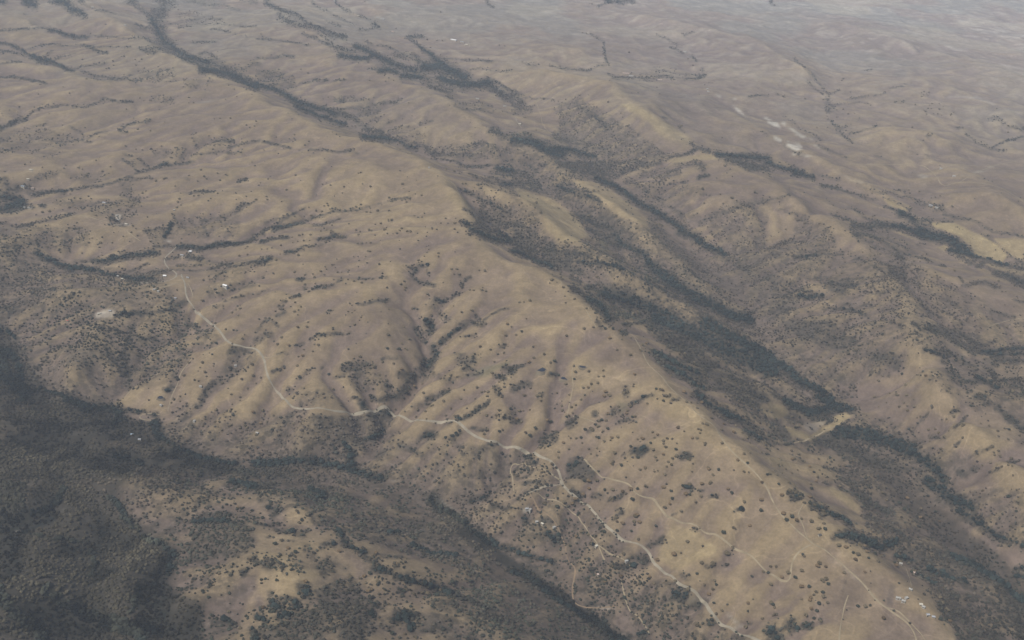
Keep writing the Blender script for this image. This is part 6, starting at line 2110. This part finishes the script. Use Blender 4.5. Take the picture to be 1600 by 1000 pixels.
B = [
 # name, category, px, py, width px, depth px, turn, roof, wall, label
 ('farmhouse', 'house', 257.5, 432, 6, 5.5, 10, 'W', 'w', 'bright white square farmhouse at the end of the left valley lane'),
 ('barn', 'barn', 352, 449, 10, 5, -25, 'W', 'w', 'bright white wedge-like barn alone on the slope right of the lane'),
 ('farmhouse', 'house', 297, 394, 5.5, 6, 70, 'W', 'w', 'white farmhouse in the tree belt above the valley lane'),
 ('shed', 'shed', 272, 329, 3.5, 3, 20, 'w', 'w', 'small white shed at the top of a short line of trees'),
 ('farmhouse', 'house', 182, 338, 3, 3, 30, 'w', 'w', 'upper white house of the cluster on the left hill'),
 ('shed', 'shed', 185, 344, 3, 2.5, -10, 'w', 'w', 'middle white shed of the cluster on the left hill'),
 ('barn', 'barn', 197.5, 351.5, 6, 3, -15, 'c', 't', 'low cream barn at the lower edge of the left hill cluster'),
 ('barn', 'barn', 163, 318.5, 7, 3.5, -15, 'g', 't', 'long grey roofed barn above the left hill cluster'),
 ('farmhouse', 'house', 48.5, 266, 6, 3, 10, 'c', 't', 'cream roofed house highest among the trees at the left edge'),
 ('farmhouse', 'house', 44, 281.5, 5, 3, 15, 'c', 't', 'cream house just above the lane in the left edge grove'),
 ('barn', 'barn', 36, 293.5, 7, 3, -8, 'b', 't', 'blue grey roofed barn in the grove at the left edge'),
 ('farmhouse', 'house', 51, 295.5, 5, 3, 8, 'p', 't', 'pinkish roofed house beside the blue grey barn'),
 ('shed', 'shed', 38.5, 325, 3.5, 2.5, 0, 'w', 'w', 'left one of the white sheds below the left edge grove'),
 ('shed', 'shed', 45, 325.5, 4, 2.5, 8, 'w', 'w', 'right one of the white sheds below the left edge grove'),
 ('shed', 'shed', 184.5, 432.5, 4, 2.5, -20, 'w', 't', 'small white shed in the creek trees left of the square farmhouse'),
 ('shed', 'shed', 191, 436.5, 3, 2.5, 10, 'c', 't', 'small cream shed where the valley lane starts'),
 ('farmhouse', 'house', 293.5, 434.5, 5, 3, -10, 'g', 'w', 'grey roofed house right of the lane bend'),
 ('shed', 'shed', 274, 467, 3, 2.5, 5, 'g', 'w', 'small grey shed on bare ground below the lane junction'),
 ('shed', 'shed', 241, 453.5, 3.5, 2.5, 15, 'g', 't', 'left grey shed of the group ending the low farm lane'),
 ('shed', 'shed', 247.5, 456, 3, 2.5, -15, 'w', 'w', 'right white shed of the group ending the low farm lane'),
 ('barn', 'barn', 284.5, 400, 6, 3, -10, 'g', 'w', 'grey barn just below the tree belt farmhouse'),
 ('farmhouse', 'house', 155, 491.5, 6, 3, 20, 'c', 't', 'cream house in the pale clearing at far left'),
 ('shed', 'shed', 172, 487, 4.5, 2.5, 5, 'g', 't', 'grey shed right of the pale left clearing'),
 ('farmhouse', 'house', 251.8, 634.5, 4, 3, -30, 'w', 'w', 'white house just below the triangular pond'),
 ('shed', 'shed', 313.5, 605, 2.5, 2, 0, 'w', 'w', 'tiny white shed alone right of the pond field'),
 ('farmhouse', 'house', 303.5, 659, 3, 4, 80, 'w', 'w', 'narrow white house below the pond field'),
 ('farmhouse', 'house', 206.5, 680, 5, 3, 0, 'b', 'w', 'pale blue green roofed house deep in the dark canyon'),
 ('shed', 'shed', 218, 688, 4, 2.5, 10, 'g', 't', 'grey shed just right of the blue green roofed canyon house'),
 ('shed', 'shed', 368, 573, 3, 2.5, 20, 'w', 'w', 'small white shed in brush left of the main road bend'),
 ('shed', 'shed', 402, 677.5, 4, 3, -20, 'w', 'w', 'small white shed in the brush below the main road'),
 ('farmhouse', 'house', 105.5, 502.5, 4.5, 3, 0, 'r', 't', 'red roofed house in brush near the left edge'),
 ('farmhouse', 'house', 823, 797, 6, 4, 15, 'g', 'w', 'grey roofed house in the cluttered yard by the rusty track'),
 ('shed', 'shed', 828, 799.5, 3, 2.5, 60, 'w', 'w', 'white shed at the right of the cluttered yard'),
 ('shed', 'shed', 838.5, 817, 4, 3, 10, 'w', 'w', 'left white shed between the dark grove and the cluttered yard'),
 ('shed', 'shed', 847.5, 820, 3.5, 3, -40, 'c', 't', 'middle cream shed above the dark grove'),
 ('farmhouse', 'house', 865.5, 826, 4.5, 3.5, 30, 'w', 'w', 'white house at the upper right corner of the dark grove'),
 ('farmhouse', 'house', 978.5, 878.5, 4.5, 3.5, 25, 'w', 'w', 'white house in the pale clearing left of the main road'),
 ('farmhouse', 'house', 935, 899.5, 5, 3.5, 0, 'p', 't', 'pinkish roofed house among brush below the draw'),
 ('shed', 'shed', 931.5, 855, 3.5, 3, 40, 'c', 't', 'cream shed where the thin track forks'),
 ('farmhouse', 'house', 1407, 882.5, 4.5, 3, -10, 'w', 'w', 'white house under the trees at the wood edge on the ridge'),
 ('farmhouse', 'house', 1427, 896, 5, 4, -30, 'p', 't', 'pink roofed house against the ridge wood'),
 ('farmhouse', 'house', 1422.5, 922, 5, 3.5, -30, 'w', 'w', 'white house at the upper right corner of the hilltop farm'),
 ('barn', 'barn', 1403, 936.5, 9, 3, -12, 'w', 'w', 'long white barn on the left of the hilltop farm'),
 ('barn', 'barn', 1411, 940.8, 7, 3, -20, 'w', 'w', 'lowest white barn of the hilltop farm'),
 ('shed', 'shed', 1416, 935.5, 3.5, 3.5, 30, 'w', 'w', 'small white shed in the middle of the hilltop farm'),
 ('shed', 'shed', 1438.5, 945.5, 3, 2.5, 0, 'c', 't', 'cream shed right of the hilltop farm'),
 ('shed', 'shed', 1442.5, 949.5, 3.5, 3, -30, 'w', 'w', 'small white shed right of and below the hilltop farm'),
 ('shed', 'shed', 1449.5, 962, 3.5, 2.5, 10, 'g', 't', 'left grey shed on the bare slope beyond the hilltop farm'),
 ('shed', 'shed', 1458, 965, 3.5, 2.5, -10, 'g', 't', 'right grey shed on the bare slope beyond the hilltop farm'),
 ('barn', 'barn', 709, 63.5, 13, 4, -28, 'W', 'w', 'long white barn far off at the top centre'),
 ('barn', 'barn', 722, 67, 7, 3, -10, 'g', 't', 'grey barn right of the long far barn'),
 ('barn', 'barn', 728.5, 71, 6, 3, 0, 'c', 't', 'cream barn at the end of the far lane'),
 ('farmhouse', 'house', 598, 30, 6, 3, 0, 'w', 'w', 'white far house at the top, left of the long barn'),
 ('shed', 'shed', 590, 28.5, 4, 2.5, 0, 'g', 't', 'grey far shed beside the topmost white house'),
 ('farmhouse', 'house', 613.5, 50, 6, 3, 5, 'p', 't', 'pinkish far house above the dark tree clump'),
 ('shed', 'shed', 560, 25.5, 4, 3, 0, 'c', 't', 'cream far shed left of the topmost white house'),
 ('shed', 'shed', 523, 2.5, 4, 3, 0, 'w', 'w', 'white far shed at the very top edge'),
 ('farmhouse', 'house', 746, 155, 6, 3, -8, 'w', 'w', 'white house above the far wooded creek'),
 ('farmhouse', 'house', 788.5, 166.5, 6, 3, 12, 'w', 'w', 'white house right of the far wooded creek'),
 ('farmhouse', 'house', 812, 194.5, 5, 3.5, 0, 'c', 't', 'cream house by the short pale drive'),
 ('barn', 'barn', 978, 115.5, 13, 3, -3, 'p', 't', 'upper long pinkish barn by the far creekside road'),
 ('barn', 'barn', 986, 119.5, 9, 3, -3, 'w', 'w', 'lower white barn by the far creekside road'),
 ('farmhouse', 'house', 1031, 125.5, 9, 3, 0, 'p', 't', 'pinkish house below the far creekside road'),
 ('farmhouse', 'house', 1070, 82, 6, 3.5, -10, 'w', 'w', 'white house at the head of the far tree line'),
 ('shed', 'shed', 1105, 139.5, 4, 3, 10, 'w', 'w', 'upper white shed left of the quarry'),
 ('shed', 'shed', 1106.5, 143.5, 4, 3, -10, 'w', 'w', 'lower white shed left of the quarry'),
 ('farmhouse', 'house', 918, 52.5, 6, 3, 0, 'c', 't', 'cream far house at the top of a thin tree line'),
 ('shed', 'shed', 834, 23.5, 4, 3, 0, 'w', 'w', 'white far shed alone near the top edge'),
 ('farmhouse', 'house', 1470, 264, 5, 3, -20, 'w', 'w', 'white house on the grey fields road'),
 ('farmhouse', 'house', 1490.5, 276, 6, 3, -20, 'w', 'w', 'cream walled white roofed house right of the grey fields road'),
 ('barn', 'barn', 1454, 322.5, 7, 3, -20, 'g', 'w', 'grey barn above the yellow field on the right'),
 ('barn', 'barn', 1463, 325.5, 6, 3, -20, 'w', 'w', 'white barn above the yellow field on the right'),
 ('shed', 'shed', 195.5, 40, 3.5, 2.5, 0, 'w', 'w', 'lone white shed far off near the top left creek'),
 ('shed', 'shed', 145, 12, 4, 2.5, 0, 'w', 'w', 'white shed near the top left corner'),
 ('shed', 'shed', 670.5, 262.5, 3, 2.5, 0, 'w', 'w', 'tiny white shed on the pale crest'),
 ('shed', 'shed', 1280.5, 837.5, 3, 2.5, 20, 'd', 't', 'dark roofed shed above the ridge track junction'),
]
for (n_, c_, px_, py_, w_, l_, r_, rf_, wl_, lab_) in B:
    building(n_, c_, px_, py_, w_, l_, r_, rf_, wl_, lab_, h=4.2 if c_ == 'barn' else 3.0)

# the one car on the main road
def car(px, py, label):
    x, y, z = [float(v[0]) for v in on_ground([px], [py])]
    root = bpy.data.objects.new('pickup_truck', None); root.location = (x, y, z + 0.5); root.rotation_euler = (0, 0, math.radians(-15))
    link(root, label, 'truck')
    V = []; F = []; box(V, F, -2.9, 2.9, -1.05, 1.05, 0.55, 1.25); box(V, F, -0.9, 1.3, -0.95, 0.95, 1.25, 1.95)
    link(bpy.data.objects.new('body', py_mesh('body', V, F, RM['w'])), parent=root)
    V = []; F = []; box(V, F, 1.3, 1.34, -0.85, 0.85, 1.32, 1.85); box(V, F, -0.94, -0.9, -0.85, 0.85, 1.32, 1.85)
    link(bpy.data.objects.new('window', py_mesh('window', V, F, GL)), parent=root)
    for sx in (-1.9, 1.9):
        for sy in (-1.0, 1.0):
            V = []; F = []
            tube(V, F, (sx, sy - 0.14, 0.42), (sx, sy + 0.14, 0.42), 0.42, 0.42, 12)
            V.append(np.array([sx, sy - 0.14, 0.42])); V.append(np.array([sx, sy + 0.14, 0.42]))
            for k in range(12): F.append((24, (k + 1) % 12, k, k)[:3]); F.append((25, 12 + k, 12 + (k + 1) % 12))
            link(bpy.data.objects.new('wheel', py_mesh('wheel', [tuple(v) for v in V], F, RM['d'])), parent=root)
car(812.4, 702.2, 'white pickup truck on the main dirt road above the road junction')

# ------------------------------------------------------------------ the 300 largest lone oaks
MARKS = [(251, 621, 'the triangular pond'), (257, 432, 'the square white farmhouse'), (352, 449, 'the white wedge barn'), (297, 394, 'the tree belt farmhouse'),
 (272, 329, 'the shed topping a tree line'), (185, 342, 'the left hill cluster of sheds'), (48, 285, 'the left edge grove farm'), (303, 659, 'the narrow white house'),
 (313, 605, 'the tiny white shed'), (368, 573, 'the shed left of the road bend'), (402, 677, 'the shed below the main road'), (155, 491, 'the pale left clearing'),
 (415, 575, 'the first bend of the main road'), (458, 637, 'the sharp left end of the road traverse'), (565, 646, 'the middle of the road traverse'), (613, 645, 'the notch where the road crosses a gully'),
 (708, 657, 'the main road before it turns down'), (770, 690, 'the dark tree beside the main road'), (812, 702, 'the white pickup truck'), (878, 752, 'the main road junction'),
 (911, 573, 'the lens shaped pond'), (881, 592, 'the narrow pond'), (846, 579, 'the sloping grey pond'), (907, 732, 'the brushy triangle above the junction'),
 (823, 797, 'the cluttered yard'), (866, 838, 'the dark square grove'), (978, 878, 'the pale clearing by the road'), (935, 899, 'the pinkish brush house'),
 (945, 821, 'the straight road reach below the junction'), (1017, 867, 'the road kink'), (1065, 916, 'the road bend by the round grove'), (1135, 980, 'the road near the bottom edge'),
 (990, 771, 'the hook of the tan track'), (1058, 815, 'the tan track on open slope'), (1145, 855, 'the tan track before the loop'), (1236, 895, 'the track loop'),
 (1268, 851, 'the ridge track junction'), (1280, 837, 'the dark roofed shed'), (1200, 765, 'the ridge track above the junction'), (1345, 907, 'the ridge track below the junction'),
 (1410, 938, 'the hilltop farm'), (1407, 882, 'the wood edge house'), (1100, 655, 'the ridge track at mid slope'), (1012, 569, 'the top of the ridge track'),
 (1150, 712, 'the ridge track lower bend'), (1210, 640, 'the round bare knoll in the canyon'), (1295, 660, 'the pale canyon saddle'), (1340, 790, 'the bright yellow slope'),
 (665, 560, 'the wooded gully fork'), (690, 460, 'the upper gully grove'), (745, 435, 'the small grove on the crest flank'), (590, 470, 'the dark hedge on the hill'),
 (530, 370, 'the two blue green groves'), (430, 405, 'the dark double grove'), (940, 900, 'the lower brush'), (1400, 560, 'the grey brush patch on the far slope'),
 (1480, 740, 'the right edge slope'), (1500, 600, 'the creek fork at the right edge'), (420, 860, 'the foreground grassy ridge'), (560, 880, 'the foreground grove row'),
 (650, 940, 'the lower foreground ridge'), (290, 830, 'the foreground brush edge'), (1300, 960, 'the lower ridge near the bottom edge'), (770, 800, 'the bank above the dark canyon'),
 (640, 520, 'the bare mauve hillside'), (480, 530, 'the left shoulder trees'), (820, 640, 'the gully edge left of the ponds'), (960, 690, 'the scattered grove below the ponds'),
 (1040, 720, 'the blue green patch in open grass'), (1075, 712, 'the pair of dark groves on the slope'), (950, 780, 'the slope right of the road'), (1400, 340, 'the upper yellow field'),
 (560, 300, 'the upper hill trees'), (950, 350, 'the upper canyon spur'), (1250, 400, 'the far right spur'), (500, 240, 'the far hillside trees')]
ORD = ['nearest', 'second nearest', 'third nearest', 'fourth nearest', 'fifth nearest', 'sixth nearest', 'seventh nearest', 'eighth nearest', 'ninth nearest', 'tenth nearest',
       'eleventh nearest', 'twelfth nearest', 'thirteenth nearest', 'fourteenth nearest', 'fifteenth nearest']
assign = {}
for i in pick:
    px, py = oa[i, 0], oa[i, 1]
    d = [math.hypot(px - m[0], (py - m[1]) * 1.3) for m in MARKS]
    j = int(np.argmin(d)); m = MARKS[j]
    dx, dy = px - m[0], (py - m[1]) * 1.3
    side = ('right of' if dx > 0 else 'left of') if abs(dx) > abs(dy) else ('below' if dy > 0 else 'above')
    assign.setdefault((j, side), []).append((d[j], i))
proto = [None] * NV
for (j, side), lst in assign.items():
    lst.sort()
    for k, (dd, i) in enumerate(lst):
        v = i % NV
        look = 'wide dark' if orad[i] > 6.3 else ('round olive' if orad[i] > 4.8 else 'small round')
        if v % 3 == 0 and look == 'wide dark': look = 'broad brown green'
        label = '%s oak, %s %s %s' % (look, ORD[min(k, 14)], side, MARKS[j][2])
        if proto[v] is None:
            root = bpy.data.objects.new('oak_tree', None)
            tr_ = bpy.data.objects.new('trunk', OAKM[v][0]); cr_ = bpy.data.objects.new('crown', OAKM[v][1])
            proto[v] = (root, tr_, cr_)
        else:
            root = proto[v][0].copy(); tr_ = proto[v][1].copy(); cr_ = proto[v][2].copy()
        R = float(orad[i])
        root.location = (float(ox[i]), float(oy[i]), float(oz[i])); root.rotation_euler = (0, 0, random.uniform(0, 6.28))
        root.scale = (R, R, R * random.uniform(0.9, 1.15))
        root.empty_display_size = 1
        link(root, label, 'tree', 'lone oaks scattered over the golden slopes')
        link(tr_, parent=root); link(cr_, parent=root)

# ------------------------------------------------------------------ the air
def haze_box():
    x0, x1, y0, y1 = -49000, 49000, -1600, 31000
    z0 = float(mZ.min()) - 1.0; z1 = CAM_H + 30
    V = np.array([[x, y, z] for z in (z0, z1) for y in (y0, y1) for x in (x0, x1)], float)
    F = np.array([[0, 2, 3, 1], [4, 5, 7, 6], [0, 1, 5, 4], [2, 6, 7, 3], [0, 4, 6, 2], [1, 3, 7, 5]])
    m = bpy.data.materials.new('haze'); m.use_nodes = True
    nt = m.node_tree; nt.nodes.clear()
    o = nt.nodes.new('ShaderNodeOutputMaterial'); v = nt.nodes.new('ShaderNodeVolumePrincipled')
    v.inputs['Color'].default_value = (*HAZE_COLOR, 1); v.inputs['Density'].default_value = HAZE_DENSITY
    v.inputs['Anisotropy'].default_value = 0.0
    nt.links.new(v.outputs[0], o.inputs['Volume'])
    me = np_mesh('haze', V, F, False, m)
    link(bpy.data.objects.new('haze', me), kind='stuff', label='pale blue haze filling the air over the hills', cat='haze')
haze_box()
